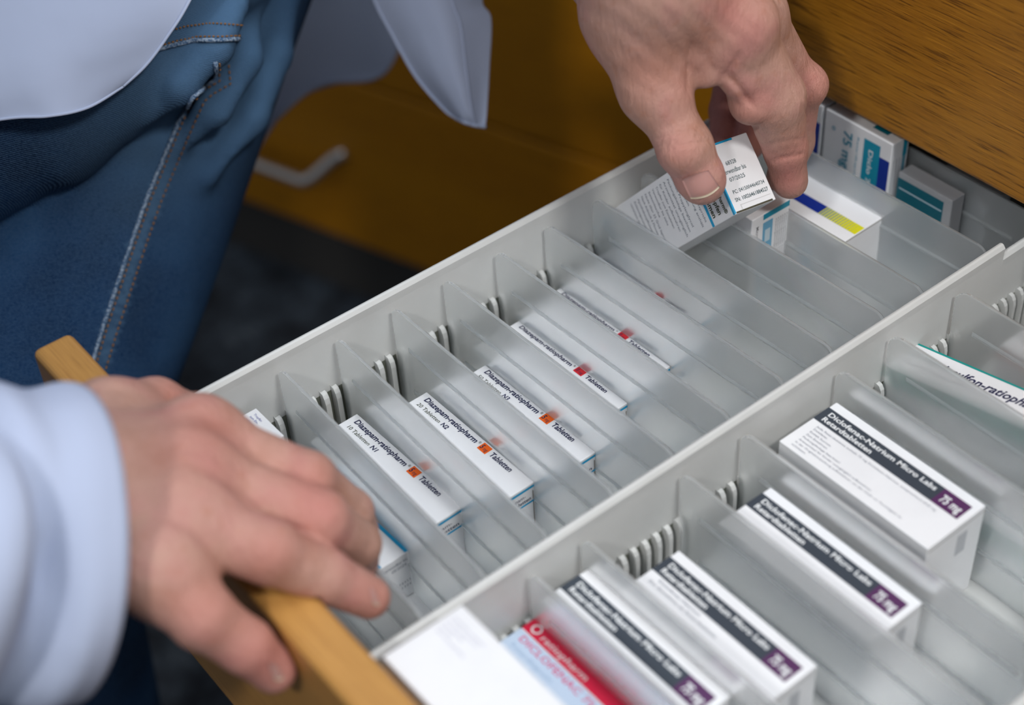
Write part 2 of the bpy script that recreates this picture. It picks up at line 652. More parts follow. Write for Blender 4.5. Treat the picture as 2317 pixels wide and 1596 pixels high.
def divider(xl, xr, ya, yb, label, group, top=-3.6, first=[None]):
    """frosted plate standing across a compartment; xl at the upper-left wall (ya), xr at the other (yb)"""
    L = math.hypot(xr - xl, yb - ya) - 1.2
    th = 1.25
    if first[0] is None or abs(first[0][1] - L) > 0.8:
        h = top - FL - 0.2
        R = 5.5
        out = [(0.9, 0), (0, h - R)]
        for k in range(1, 7):
            a = math.pi - k * math.pi / 14 * (7 / 6)
            out.append((R + R * math.cos(a), h - R + R * math.sin(a)))
        for k in range(0, 7):
            a = math.pi / 2 - k * math.pi / 12
            out.append((L - R + R * math.cos(a), h - R + R * math.sin(a)))
        out.append((L - .9, 0))
        n = len(out)
        vs = [(x, y, z) for x in (-th / 2, th / 2) for y, z in out]
        fs = [[k, (k + 1) % n, n + (k + 1) % n, n + k] for k in range(n)] + [list(range(n))[::-1], list(range(n, 2 * n))]
        mb = MB(); mb.add(vs, fs)
        o = mb.build('drawer_divider', FROST, bevel=0.35, seg=2)
        rd = MB()
        for zz in (h - 14.5, h - 34):
            for s in (-1, 1):
                x0 = s * (th / 2 + .02); x1 = s * (th / 2 + .55)
                y0, y1 = 9, L - 9
                rd.add([(x0, y0, zz - 1.0), (x0, y1, zz - 1.0), (x1, y1 - .6, zz - .25), (x1, y0 + .6, zz - .25), (x1, y1 - .6, zz + .25), (x1, y0 + .6, zz + .25), (x0, y1, zz + 1.0), (x0, y0, zz + 1.0)],
                       [(0, 1, 2, 3), (3, 2, 4, 5), (5, 4, 6, 7), (0, 3, 5, 7), (1, 6, 4, 2), (0, 7, 6, 1)])
        r = rd.build('stiffening_ridge', FROST, o)
        first[0] = (o, L, r)
    else:
        src, _, rs = first[0]
        o = src.copy(); COL.objects.link(o)
        r = rs.copy(); COL.objects.link(r); r.parent = o
    ang = math.atan2(yb - ya, xr - xl)
    dv = np.array([math.cos(ang), math.sin(ang)])
    o.location = Vector(((xl + dv[0] * .6) * S, (ya + dv[1] * .6) * S, (FL + .2) * S))
    o.rotation_euler = (0, 0, ang - math.pi / 2)
    tag(o, label, 'divider', group)
    return o


G1 = 'frosted dividers of the compartment row beside the carpet'
G2 = 'frosted dividers of the middle compartment row'
d1 = [(-115, -118.6, 'frosted divider nearest the wooden drawer front, its lower end under the fingertips'),
      (-92.7, -96.2, 'frosted divider just in front of the 10 Tabletten N1 box'),
      (-70.2, -73.6, 'frosted divider between the 10 Tabletten N1 and 20 Tabletten N2 boxes'),
      (-47.1, -48.2, 'frosted divider between the 20 Tabletten N2 and N3 boxes'),
      (-25.1, -24.0, 'frosted divider behind the N3 box and in front of the first red-marked box'),
      (-2.2, -.2, 'frosted divider between the two slim boxes with red dose marks'),
      (20.3, 23.6, 'frosted divider behind the second slim box with a red dose mark'),
      (43.1, 46.0, 'frosted divider in front of the box held by the fingers'),
      (67, 70.2, 'frosted divider behind the held box, in front of the grey box with a blue strip'),
      (88, 89.6, 'frosted divider in front of the white box with the blue and yellow bar'),
      (119.5, 121.9, 'frosted divider behind the white box with the blue and yellow bar'),
      (148.6, 148.9, 'frosted divider in the shade under the upper oak front')]
for a, b, l in d1:
    divider(a, b, 117.6, 0.4, l, G1)
d2 = [(-111.2, -111.2, 'frosted divider beside the big blank white box by the drawer front'),
      (-85.6, -85.6, 'frosted divider between the red-banded box and the first purple-marked box'),
      (-66.2, -66.0, 'frosted divider between the first two slim purple-marked boxes'),
      (-27.1, -27.1, 'frosted divider in front of the third purple-marked box'),
      (-1.6, -1.6, 'frosted divider in front of the large printed purple-marked box'),
      (40.8, 40.8, 'frosted divider behind the large printed purple-marked box'),
      (65.6, 65.6, 'frosted divider in front of the tilted box with the teal edge'),
      (98.6, 98.6, 'frosted divider in front of the box with the salmon edge')]
first2 = [None]
for a, b, l in d2:
    divider(a, b, -3.6, -120.9, l, G2, first=first2)


# ---------------------------------------------------------------- medicine boxes
def carton(name, dims, m=WHITE, bevel=0.35):
    """carton with its origin at the middle of its foot; dims = x, y, z"""
    a, b, c = dims
    mb = MB(); mb.box((-a / 2, -b / 2, 0), (a / 2, b / 2, c))
    return mb.build(name, m, bevel=bevel, seg=2)


def place(o, x, y, z, rz=0.0, tilt=0.0):
    o.location = Vector((x * S, y * S, z * S))
    o.rotation_euler = (tilt, 0, rz)


def faces_of(dims):
    a, b, c = dims
    return dict(
        top=((-a / 2, b / 2, c), (0, -1, 0), (1, 0, 0)),       # reads from the far wall towards the camera side
        front=((-a / 2, -b / 2, 0), (1, 0, 0), (0, 0, 1)),     # looks along -Y
        left=((-a / 2, b / 2, 0), (0, -1, 0), (0, 0, 1)),      # looks along -X
        back=((a / 2, b / 2, 0), (-1, 0, 0), (0, 0, 1)))


def tablet_box(dims, x, y, rz, count, dose, col, label, lines):
    o = carton('medicine_box', dims)
    F = faces_of(dims)
    a, b, c = dims
    t, ex, ey = F['top']
    p = MB()
    h = 2.15 if lines else 1.75
    y1 = a - (2.9 if a == 17.0 else 3.35) if lines else a - 2.5
    put_text(p, 'Diazepam-ratiopharm', t, ex, ey, 2.6, y1, h, width=b * .49, bold=.03, shear=.12, mi=0)
    put_text(p, '\u00ae', t, ex, ey, b * .545, y1 + h * .5, h * .45, mi=1)
    put_text(p, 'Tabletten', t, ex, ey, b * .665, y1, h, width=b * .185, bold=.03, shear=.12, mi=0)
    if lines:
        put_text(p, count[0], t, ex, ey, 2.6, y1 - h * 1.45, h * .72, width=b * .215, shear=.12, mi=1)
        put_text(p, count[1], t, ex, ey, 3.0 + b * .225, y1 - h * 1.45, h * .8, width=b * .055, bold=.03, shear=.12, mi=0)
    p.build('printed_text', [INK, INKG], o)
    q = MB()
    q.quad(t, ex, ey, b * .572, y1 - h * .35, b * .645, y1 + h * 1.25, .08)
    lab = q.build('dose_mark', col, o)
    lab['label'] = 'small coloured dose mark'
    r = MB()
    put_text(r, dose, t, ex, ey, b * .578, y1, h * .95, width=b * .02, bold=.03, shear=.12, off=.16)
    put_text(r, 'mg', t, ex, ey, b * .606, y1, h * .7, width=b * .03, shear=.12, off=.16)
    r.build('dose_text', INK, lab)
    s = MB()
    t, ex, ey = F['left']
    s.quad(t, ex, ey, 0.2, c - 2.0, b - .2, c - .5, .08)
    s.quad(t, ex, ey, b * .62, 1, b - 3, c * .45, .08)
    t, ex, ey = F['front']
    s.quad(t, ex, ey, .2, c - 1.9, a - .2, c - .9, .1)
    s.quad(t, ex, ey, .2, c - 8.4, a - .2, c - 7.6, .1)
    s.build('cyan_stripe', CYAN, o)
    p = MB()
    put_text(p, 'Diazepam-', t, ex, ey, a * .12, c - 4.8, 1.5, width=a * .62, mi=0)
    put_text(p, 'Tabletten', t, ex, ey, a * .30, c - 6.9, 1.5, width=a * .58, bold=.02, mi=0)
    p.build('printed_end_text', INK, o)
    fl = MB()
    fl.quad(t, ex, ey, a - 1.0, 0, a - .5, c - 3.4, .06)
    fl.build('tuck_flap_gap', mat('flap_shadow_card', (0.36, 0.34, 0.31), 0.8), o)
    e = MB()
    t, ex, ey = F['back']
    e.quad(t, ex, ey, .3, .5, a - .3, c - .5, .12)
    e.build('card_edge', BROWN, o)
    place(o, x, y, FL, rz)
    tag(o, label, 'medicine box', 'slim tablet boxes in the compartments beside the carpet')
    return o


ZN = 22.0
tablet_box((19.2, 57.5, ZN), -82.0, 76.3, math.radians(1.2), ('10 Tabletten', 'N1'), '5', ORANGE,
           'white tablet box with orange 5 mg mark and the line 10 Tabletten N1', True)
tablet_box((15.0, 57.0, ZN), -56.1, 69.4, math.radians(.8), ('20 Tabletten', 'N2'), '5', ORANGE,
           'white tablet box with orange 5 mg mark and line 20 Tabletten N2', True)
tablet_box((17.0, 57.3, ZN), -33.6, 66.5, math.radians(1.0), ('50 Tabletten', 'N3'), '5', ORANGE,
           'white tablet box with orange 5 mg mark and line 50 Tabletten N3', True)
tablet_box((19.4, 57.4, ZN), -11.6, 76.8, math.radians(.6), ('20 Tabletten', 'N2'), '10', RED,
           'slim white tablet box with red dose mark directly behind the N3 box', False)
tablet_box((19.6, 57.6, ZN), 11.2, 80.6, math.radians(.8), ('20 Tabletten', 'N2'), '10', RED,
           'thinnest white box with red dose mark, two compartments behind the N3 box', False)
tablet_box((19.0, 53.0, ZN), 34.9, 87.6, math.radians(1), ('20 Tabletten', 'N2'), '10', RED,
           'thin white box mostly hidden just in front of the held box divider', False)


def front_slot_boxes():
    # cyan edged carton under the fingers, standing on a paper sheet
    dims = (11.2, 45, 20.0)
    o = carton('medicine_box', dims)
    F = faces_of(dims); a, b, c = dims
    t, ex, ey = F['top']
    s = MB()
    s.quad(t, ex, ey, .2, 0.1, b - .2, .9, .1); s.quad(t, ex, ey, .2, a - 1.3, b - .2, a - .1, .1)
    s.build('cyan_stripe', CYAN, o)
    t, ex, ey = F['front']
    p = MB()
    put_text(p, 'verwendbar bis', t, ex, ey, 1.2, c - 3.2, 1.25, width=a * .8, mi=0)
    put_text(p, '05/2024', t, ex, ey, 4.0, c - 5.3, 1.25, width=a * .5, mi=0)
    put_text(p, '0 8 9 5 5', t, ex, ey, 6, c - 13, 1.1, width=a * .4, mi=0)
    put_text(p, '2 3 0 6', t, ex, ey, 6.6, c - 15, 1.1, width=a * .34, mi=0)
    p.build('printed_end_text', GREY, o)
    place(o, -101.2, 45.1 + b / 2, FL + .6, math.radians(1))
    tag(o, 'white box with cyan long edges directly under the fingertips near the drawer front', 'medicine box')
    # taller white carton leaning at the wall end of the same slot
    dims = (9.0, 17, 36.5)
    o = carton('medicine_box', dims)
    F = faces_of(dims); a, b, c = dims
    t, ex, ey = F['top']
    p = MB()
    for k in range(4):
        put_text(p, ('Tropfen', 'zum Ein-', 'nehmen', '10 ml')[k], t, ex, ey, 2.2, 6.6 - k * 1.5, .9, width=4.6, mi=0 if k != 3 else 1)
    p.build('printed_text', [ink('violet_text', (0.16, 0.17, 0.42)), RED], o)
    place(o, -108.4, 107.2, FL + .6, 0)
    tag(o, 'plain white box with small violet print, standing between index finger and outer wall', 'medicine box')
    pm = MB(); pm.box((-9.6, -57, 0), (9.6, 57, .5))
    p = pm.build('paper_sheet', PAPER)
    place(p, -104.6, 58.5, FL + .03, 0)
    tag(p, 'white paper strip lying in the compartment under the cyan edged box', 'paper')


front_slot_boxes()


def purple_box(dims, x, y, label, full, lines=0, ztop=None):
    o = carton('medicine_box', dims)
    F = faces_of(dims); a, b, c = dims
    t, ex, ey = F['top']
    y0, y1 = a - 10.8, a - 3.6
    s = MB()
    s.quad(t, ex, ey, 0.0, y0, b * .795, y1, .07)
    bo = s.build('slate_band', SLATE, o)
    s2 = MB()
    s2.quad(t, ex, ey, b * .795, y0, b * .965, y1, .07)
    po = s2.build('purple_band', PURPLE, o)
    h = (y1 - y0)
    p = MB()
    put_text(p, 'Diclofenac-Natrium Micro Labs', t, ex, ey, 2.2, y0 + h * .56, h * .28, width=b * .73, bold=.03, off=.14)
    put_text(p, 'Retardtabletten', t, ex, ey, 2.2, y0 + h * .16, h * .28, width=b * .34, bold=.03, off=.14)
    p.build('printed_text', WHINK, bo)
    p = MB()
    put_text(p, '75 mg', t, ex, ey, b * .82, y0 + h * .26, h * .46, width=b * .125, bold=.03, off=.14)
    p.build('printed_text', WHINK, po)
    if full:
        p = MB()
        rows = ['Jede Retardtablette enthält 75 mg Diclofenac-Natrium, entsprechend 69,8 mg', 'Diclofenac.', 'Enthält Sucrose.', 'Zum Einnehmen.', 'Packungsbeilage beachten!', 'Arzneimittel für Kinder unzugänglich aufbewahren.',
                'In der Originalverpackung aufbewahren, um den Inhalt vor Feuchtigkeit zu', 'schützen.']
        ws = [.80, .10, .15, .15, .26, .50, .72, .10]
        for k, (r, wd) in enumerate(zip(rows, ws)):
            put_text(p, r, t, ex, ey, 3.6, y0 - 2.3 - k * 1.62, .8, width=b * wd, off=.1)
        p.build('printed_lines', GREY, o)
    elif lines == 2:
        p = MB()
        put_text(p, 'Diclofenac-Natrium', t, ex, ey, 4.6, y0 - 1.9, 1.0, width=b * .31, bold=.02, off=.1)
        put_text(p, 'Zur Einnahme als Retardtablette', t, ex, ey, 2.6, y0 - 3.9, .9, width=b * .5, off=.1)
        p.build('printed_lines', GREY, o)
    e = MB()
    t, ex, ey = F['front']
    e.quad(t, ex, ey, .3, c - 2.2, a - .3, c - 1.9, .05)
    e.build('tuck_flap_line', mat('flap_shadow_card'), o)
    bx = MB()
    bx.quad(t, ex, ey, a * .55, c * .62, a * .72, c * .86, .05)
    bx.build('printed_mark', mat('pale_grey_print', (0.55, 0.57, 0.60), 0.6), o)
    place(o, x, y, FL, 0)
    tag(o, label, 'medicine box', 'purple-marked boxes in the middle compartments')
    return o


purple_box((26.0, 59.4, 37.6), 24.4, -37.8, 'largest purple-marked box, with eight lines of small print on top', True)
purple_box((21.6, 59.2, 37.2), -15.2, -49.6, 'slim purple-marked box beside the large printed one', False)
purple_box((23.0, 55.2, 35.2), -52.7, -46.4, 'slim purple-marked box with two small printed lines under its band', False, 2)
purple_box((17.4, 59.0, 36.8), -75.4, -37.0, 'slim purple-marked box next to the red-banded box', False)


def red_box():
    dims = (14.6, 60, 28.0)
    o = carton('medicine_box', dims)
    F = faces_of(dims); a, b, c = dims
    t, ex, ey = F['top']
    s = MB(); s.quad(t, ex, ey, 0, a * .62, b, a, .07)
    bo = s.build('red_band', CRIM, o)
    p = MB(); put_text(p, 'ratiopharm', t, ex, ey, 6.5, a * .70, a * .16, width=b * .33, off=.14, shear=.1)
    # ring mark in front of the word
    for k in range(16):
        a0, a1 = k * math.pi / 8, (k + 1) * math.pi / 8
        pp = []
        for rr, aa in ((1.75, a0), (1.75, a1), (1.2, a1), (1.2, a0)):
            pp.append(np.array(t) + np.array([0, 0, .14]) + np.array(ex) * (3.6 + rr * math.cos(aa)) + np.array(ey) * (a * .81 + rr * math.sin(aa)))
        p.add(pp, [(0, 1, 2, 3)])
    p.build('printed_text', WHINK, bo)
    s = MB(); s.quad(t, ex, ey, 0, 0, b, a * .60, .05)
    s.build('pale_blue_panel', LBLUE, o)
    p = MB(); put_text(p, 'DICLOFENAC 75 SL', t, ex, ey, 2.5, a * .38, a * .16, width=b * .62, bold=.01, off=.12)
    p.build('printed_title', PINK, o)
    p = MB(); put_text(p, 'Retardkapseln', t, ex, ey, 2.5, a * .18, a * .10, width=b * .3, off=.12)
    put_text(p, 'Diclofenac-Natrium', t, ex, ey, 2.5, a * .05, a * .08, width=b * .3, off=.12)
    p.build('printed_lines', ink('faded_blue_text', (0.38, 0.52, 0.70)), o)
    place(o, -92.6, -5.8 - 30, FL, 0)
    tag(o, 'box with a bright red band and pale blue panel, beside the big blank white box', 'medicine box')


red_box()


def blank_box():
    dims = (26.0, 78, 65.5)
    o = carton('medicine_box', dims, bevel=.5)
    F = faces_of(dims); a, b, c = dims
    t, ex, ey = F['top']
    p = MB()
    for k in range(5):
        put_text(p, ('Arzneimittel unzugänglich', 'für Kinder aufbewahren', 'Packungsbeilage', 'beachten', 'Verschreibungspflichtig')[k], t, ex, ey, 2.0, a - 4.5 - k * 1.5, .8, width=(13, 12, 8, 5, 12)[k])
    p.build('printed_lines', mat('faint_violet_print', (0.60, 0.60, 0.72), .6), o)
    place(o, -128.0, -13.5 - 39, FL, 0)
    tag(o, 'big nearly blank white box standing tallest next to the wooden drawer front', 'medicine box')


blank_box()


def right_boxes():
    # white box with blue-yellow bar
    dims = (20.6, 40, 37.5)
    o = carton('medicine_box', dims)
    F = faces_of(dims); a, b, c = dims
    t, ex, ey = F['top']
    s = MB()
    s.quad(t, ex, ey, 0, a * .26, b * .56, a * .52, .07)
    s.build('blue_bar', NAVY, o)
    s = MB()
    for k in range(15):
        x0 = b * (.56 + k * .029)
        wd = b * .029 * (.35 + .65 * k / 14)
        s.quad(t, ex, ey, x0, a * .26, x0 + wd, a * .52, .08)
    s.build('yellow_bar', YEL, o)
    s = MB()
    for k in range(15):
        x0 = b * (.56 + k * .029)
        wd = b * .029 * (.35 + .65 * k / 14)
        if wd < b * .0285:
            s.quad(t, ex, ey, x0 + wd, a * .26, x0 + b * .029, a * .52, .08)
    s.build('blue_hatching', ink('grey_blue', (0.16, 0.25, 0.33)), o)
    t, ex, ey = F['front']
    s = MB(); s.quad(t, ex, ey, .3, c - .9, a - .3, c - .5, .06)
    s.build('tuck_flap_line', mat('flap_shadow_card'), o)
    place(o, 110.5, 46.6 + b / 2, FL, math.radians(1.2))
    tag(o, 'white box with a blue and yellow bar across its top, next to the index finger', 'medicine box')
    # grey white box with blue strip
    dims = (18.6, 26, 53.0)
    o = carton('medicine_box', dims)
    F = faces_of(dims); a, b, c = dims
    t, ex, ey = F['front']
    s = MB(); s.quad(t, ex, ey, a * .30, 0, a * .56, c - 4.0, .07)
    so = s.build('blue_strip', MIDBL, o)
    s = MB(); s.quad(t, ex, ey, a * .30, c - 2.6, a, c - .2, .08)
    s.build('teal_bar', TEALB, o)
    p = MB()
    z3 = (0, 0, 1)
    for k in range(3):
        p.quad(t, ex, ey, a * .36, c - 13 - k * 7.5, a * .50, c - 7.5 - k * 7.5, .12)
    p.build('printed_mark', mat('pale_blue_grey_print', (0.55, 0.68, 0.76), .6), so)
    p = MB()
    # vertical lines of text on the right of the strip
    o2 = np.array(t)
    for k in range(6):
        put_text(p, 'Packungsbeilage beachten Arzneimittel', o2, (0, 0, -1), (1, 0, 0), -(c - 5), a * .64 + k * 1.05, .62, width=c * .62, off=.1)
    put_text(p, 'Micro Labs', o2, (0, 0, -1), (1, 0, 0), -(c - 4), a * .12, 1.3, width=10, bold=.02, off=.1)
    p.build('printed_lines', mat('grey_print', (0.32, 0.33, 0.35), .6), o)
    place(o, 79.4, 63.2 + b / 2, FL, 0)
    tag(o, 'upright greyish box with a vertical blue strip, standing behind the held box', 'medicine box')
    # two tall boxes reading 75 mg
    for k, (yy, lab) in enumerate(((58.2, 'upright white and teal box reading 75 mg under the upper oak front'),
                                   (92.4, 'teal and blue box partly hidden behind the middle finger'))):
        dims = (9.4, 32.6, 56.0)
        a, b, c = dims
        o = carton('medicine_box', dims)
        F = faces_of(dims)
        t, ex, ey = F['left']
        s = MB(); s.quad(t, ex, ey, b * .60, 0, b * .84, c - 3.5, .07)
        to = s.build('teal_panel', TEALB, o)
        s = MB(); s.quad(t, ex, ey, b * .84, 0, b * .985, c - 8, .07)
        s.build('blue_strip', NAVY, o)
        p = MB()
        put_text(p, 'Diclo 75 SL', np.array(t), (0, 0, -1), (0, -1, 0), -(c - 6), b * .70, b * .09, width=28, bold=.02, off=.13) if False else None
        # letters turned a quarter so they run down the box
        oo = np.array(t) + np.array([0, 0, c])
        put_text(p, 'Diclo 75 SL', oo, (0, 0, -1), (0, -1, 0), 7.0, b * .68, 2.2, width=24, bold=.02, off=.13)
        p.build('printed_text', WHINK, to)
        p = MB()
        put_text(p, '75 mg', oo, (0, 0, -1), (0, -1, 0), 4.5, b * .30, 4.2, width=17, bold=.02, off=.13)
        put_text(p, 'Retardkapseln', oo, (0, 0, -1), (0, -1, 0), 4.5, b * .50, 1.0, width=20, off=.13)
        put_text(p, 'o', oo, (0, 0, -1), (0, -1, 0), 5.5, b * .12, 2.4, bold=.02, off=.13)
        p.build('printed_text', TEALB, o)
        t, ex, ey = F['front']
        s = MB(); s.quad(t, ex, ey, a * .66, 0, a * .9, c - .5, .07)
        s.build('teal_edge_strip', TEALB, o)
        p = MB()
        for j in range(5):
            put_text(p, 'Packungsbeilage beachten Retardkapseln', np.array(t) + np.array([0, 0, c]), (0, 0, -1), (1, 0, 0), 5, a * .14 + j * 1.7, .8, width=32, off=.1) if False else None
            p.quad(t, ex, ey, a * .16 + j * 1.6, c * .35, a * .16 + j * 1.6 + .5, c * .86, .09)
        p.build('printed_lines', mat('pale_grey_print'), o)
        t, ex, ey = F['top']
        s = MB(); s.quad(t, ex, ey, b * .62, a * .34, b * .84, a * .66, .08)
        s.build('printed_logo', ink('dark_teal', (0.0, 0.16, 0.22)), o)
        place(o, 137.0 + a / 2 - .6, yy + b / 2, FL, 0)
        o.location.x += 0.0
        tag(o, lab, 'medicine box', 'upright teal and blue boxes under the upper oak front')
    # teal carton deeper in; the shade there is put into its card and ink colours
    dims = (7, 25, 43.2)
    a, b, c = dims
    o = carton('medicine_box', dims, mat('shaded_grey_card', (0.42, 0.43, 0.45), .6))
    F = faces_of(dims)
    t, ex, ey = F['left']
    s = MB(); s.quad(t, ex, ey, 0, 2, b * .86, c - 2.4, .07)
    to = s.build('teal_panel', ink('shaded_teal', (0.0, 0.12, 0.17)), o)
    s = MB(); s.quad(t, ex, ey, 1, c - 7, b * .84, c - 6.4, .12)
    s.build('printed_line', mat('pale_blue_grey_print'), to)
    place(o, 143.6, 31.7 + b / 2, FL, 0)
    tag(o, 'low box with a teal face darkened for the shade behind the rearmost frosted divider', 'medicine box')
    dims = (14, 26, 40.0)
    o = carton('medicine_box', dims, mat('shaded_grey_card'))  # card greyed to stand in for the shade under the front
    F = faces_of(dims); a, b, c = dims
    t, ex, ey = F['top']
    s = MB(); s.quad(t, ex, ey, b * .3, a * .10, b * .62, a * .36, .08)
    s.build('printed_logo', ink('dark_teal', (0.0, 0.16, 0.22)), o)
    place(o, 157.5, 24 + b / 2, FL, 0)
    tag(o, 'box greyed for shade with a dark teal logo on top, deepest under the oak front', 'medicine box')
    # tilted box with teal edge in the middle row
    dims = (16.0, 88, 30.0)
    o = carton('medicine_box', dims)
    F = faces_of(dims); a, b, c = dims
    t, ex, ey = F['top']
    s = MB(); s.quad(t, ex, ey, 0.2, a - .9, b - .2, a - .05, .08)
    t2, e2, f2 = F['left']
    s.quad(t2, e2, f2, .2, c - 7.5, b - .2, c - .3, .08)
    s.build('teal_stripe', TEAL, o)
    p = MB()
    put_text(p, 'Novaminsulfon-ratiopharm', t, ex, ey, 3.5, a * .50, a * .24, width=b * .62, bold=.03, shear=.15)
    p.build('printed_text', INK, o)
    p = MB()
    put_text(p, 'Ibuprofen Schmerztabletten', t2, e2, f2, 8, c - 15, 3.0, width=b * .5, bold=.03, off=.1)
    p.build('printed_side_text', GREY, o)
    place(o, 76.0, -49.0, FL + 9.9, math.radians(.5), math.radians(-11))
    tag(o, 'tilted white box with a teal edge, end of its name readable as ratio', 'medicine box')
    # low teal striped box behind the large printed one
    dims = (9.0, 60, 22.0)
    o = carton('medicine_box', dims)
    F = faces_of(dims); a, b, c = dims
    t, ex, ey = F['left']
    s = MB(); s.quad(t, ex, ey, .2, c - 8, b - .2, c - .3, .08)
    s.build('teal_stripe', TEAL, o)
    place(o, 51.0, -62 - 28, FL, 0)
    tag(o, 'low white box with a teal stripe, behind the divider of the largest purple-marked box', 'medicine box')
    # salmon edged box
    dims = (13.0, 60, 30.0)
    o = carton('medicine_box', dims)
    F = faces_of(dims); a, b, c = dims
    t, ex, ey = F['left']
    s = MB(); s.quad(t, ex, ey, .2, c - 3.4, b - .2, c - .2, .08)
    s.build('salmon_stripe', SALMON, o)
    p = MB()
    for k, r in enumerate(('Suspension zum', 'für Kinder ab', '2 Jahren', 'Einnehmen', 'Apothekenpflichtig')):
        put_text(p, r, t, ex, ey, 4, c - 8.5 - k * 3.1, 1.7, width=(18, 14, 9, 12, 20)[k], off=.1)
    p.build('printed_side_text', GREY, o)
    t, ex, ey = F['back']
    s = MB(); s.quad(t, ex, ey, .2, .2, a - .2, c - .2, .1)
    s.build('card_edge', BROWN, o)
    place(o, 110.0, -20.5 - 30, FL, 0)
    tag(o, 'box with a salmon red upper edge behind a frosted divider', 'medicine box')
    # paper slips on the floor of the middle row
    pm = MB(); pm.box((-9, -30, 0), (9, 30, .5))
    p1 = pm.build('paper_sheet', PAPER)
    place(p1, 22, -90, FL + .05, 0)
    tag(p1, 'white paper slip on the tray floor in front of the large printed box', 'paper')
    dt = MB(); dt.add([(3.5 + 1.1 * math.cos(k * math.pi / 6), -1 + 1.1 * math.sin(k * math.pi / 6), .56) for k in range(12)], [list(range(12))])
    dt.build('printed_dot', BLACK, p1)
    p2 = p1.copy(); COL.objects.link(p2)
    place(p2, -46, -98, FL + .05, 0)
    tag(p2, 'white paper slip lying in front of the box with two small printed lines', 'paper')
    for ch in list(p1.children):
        pass


right_boxes()


# ---------------------------------------------------------------- box in the fingers
HB = dict(l=74.3, h=24.8, w=17.8)
hR = np.array([[-0.02, 0.67, -0.74], [0.13, 0.74, 0.66], [0.99, -0.09, -0.10]])
_u, _s, _vt = np.linalg.svd(hR)
hR = _u @ _vt
HL, HH, HW = hR                   # long, height and width axes of the held box
HBO = CAM + 530.0 * ray(1664, 486)


def held_box():
    l, h, w = HB['l'], HB['h'], HB['w']
    mb = MB(); mb.box((0, 0, 0), (l, h, w))
    o = mb.build('medicine_box', WHITE, bevel=.35)
    m4 = Matrix.Identity(4)
    for i in range(3):
        m4[i][0] = HL[i]; m4[i][1] = HH[i]; m4[i][2] = HW[i]; m4[i][3] = HBO[i] * S
    if m4.to_3x3().determinant() < 0:
        raise RuntimeError('left handed box frame')
    o.matrix_world = m4
    tag(o, 'white box with cyan bands pinched between thumb and index finger, lifted from its slot', 'medicine box')
    # end face x=0 : right = +z(w), up = +y(h), outward normal -x
    t = (0, 0, 0); ex = (0, 0, 1); ey = (0, 1, 0)
    s = MB()
    s.quad(t, ex, ey, -.02, .3, .55, h - .3, .08)
    s.quad(t, ex, ey, .2, h - .75, w * .62, h - .05, .08)
    s.build('cyan_band', CYAN, o); s = MB()
    # long face z=0 : right = -x , up = y, outward -z
    t2 = (0, 0, 0); e2 = (-1, 0, 0); f2 = (0, 1, 0)
    s.quad(t2, e2, f2, -1.0, .1, 0, h - .1, .07)
    s.build('cyan_band', CYAN, o); s = MB()
    s.quad(t2, e2, f2, -14.6, .1, -13.2, h - .1, .07)
    s.build('cyan_band', CYAN, o); s = MB()
    s.quad(t2, e2, f2, -l + .2, .1, -l + 4.2, h - .1, .07)
    s.build('cyan_band', CYAN, o)
    p = MB()
    put_text(p, '68328', t, ex, ey, 4.6, h * .66, 1.45, width=4.4, off=.1)
    put_text(p, 'verwendbar bis', t, ex, ey, 2.2, h * .545, 1.7, width=9.6, off=.1)
    put_text(p, '07/2025', t, ex, ey, 3.4, h * .435, 1.45, width=6.6, off=.1)
    put_text(p, 'PC: 04150044640734', t, ex, ey, 2.6, h * .265, 1.35, width=13.6, off=.1)
    put_text(p, 'SN: 10026461884527', t, ex, ey, 2.2, h * .155, 1.35, width=14.2, bold=.012, off=.1)
    p.build('printed_end_text', mat('print_grey_green', (0.05, 0.09, 0.10), .6), o)
    # flap gap under the end face
    s = MB(); s.quad(t, ex, ey, .7, .15, w - 1.4, .75, .12)
    s.build('tuck_flap_gap', mat('flap_gap', (0.07, 0.065, 0.04), .8), o)
    s = MB(); s.quad(t, ex, ey, 3.4, 1.0, 3.7, 2.6, .1); s.quad(t, ex, ey, 3.4, 2.4, w - 1.4, 2.6, .1)
    s.build('tuck_flap_line', mat('pale_flap_crease', (0.62, 0.62, 0.62), .7), o)
    # text that runs across the long face, bottom of the letters towards the foot of the box
    oo = np.array([0, h, 0.0]); ax = np.array([0, -1.0, 0]); ay = np.array([-1.0, 0, 0])
    p = MB()
    put_text(p, 'Diazepam-', oo, ax, ay, 2.0, -4.9, 1.9, width=9, bold=.03, off=.12)
    put_text(p, 'ratiopharm\u00ae', oo, ax, ay, 12, -4.9, 1.9, width=11, bold=.03, off=.12)
    put_text(p, '10 mg/ml Tropfen', oo, ax, ay, 3.0, -8.6, 2.3, width=19.2, bold=.03, off=.12)
    put_text(p, 'zum Einnehmen', oo, ax, ay, 4.4, -12.2, 2.3, width=17.8, bold=.03, off=.12)
    p.build('printed_title', INKG, o)
    p = MB()
    rows = ['1 ml Lösung entspricht', 'Diazepam, Lösung enthält', '10 mg Diazepam', 'Enthält Propylenglycol', 'Packungsbeilage beachten', 'Arzneimittel unzugänglich', 'für Kinder aufbewahren', 'Tropfen zum Einnehmen',
            'Verwendbar bis siehe', 'Seitenlasche', 'Nicht über 25 Grad lagern', 'Nach Anbruch 6 Monate', 'Apothekenpflichtig', 'Zulassungsnummer', 'ratiopharm GmbH Ulm']
    for k, r in enumerate(rows):
        put_text(p, r, oo, ax, ay, 2.0, -17.4 - k * 2.75, 1.25, width=(20, 21, 12, 19, 20, 21, 18, 16, 14, 10, 18, 15, 13, 12, 13)[k], off=.12)
    p.build('printed_lines', GREY, o)


held_box()


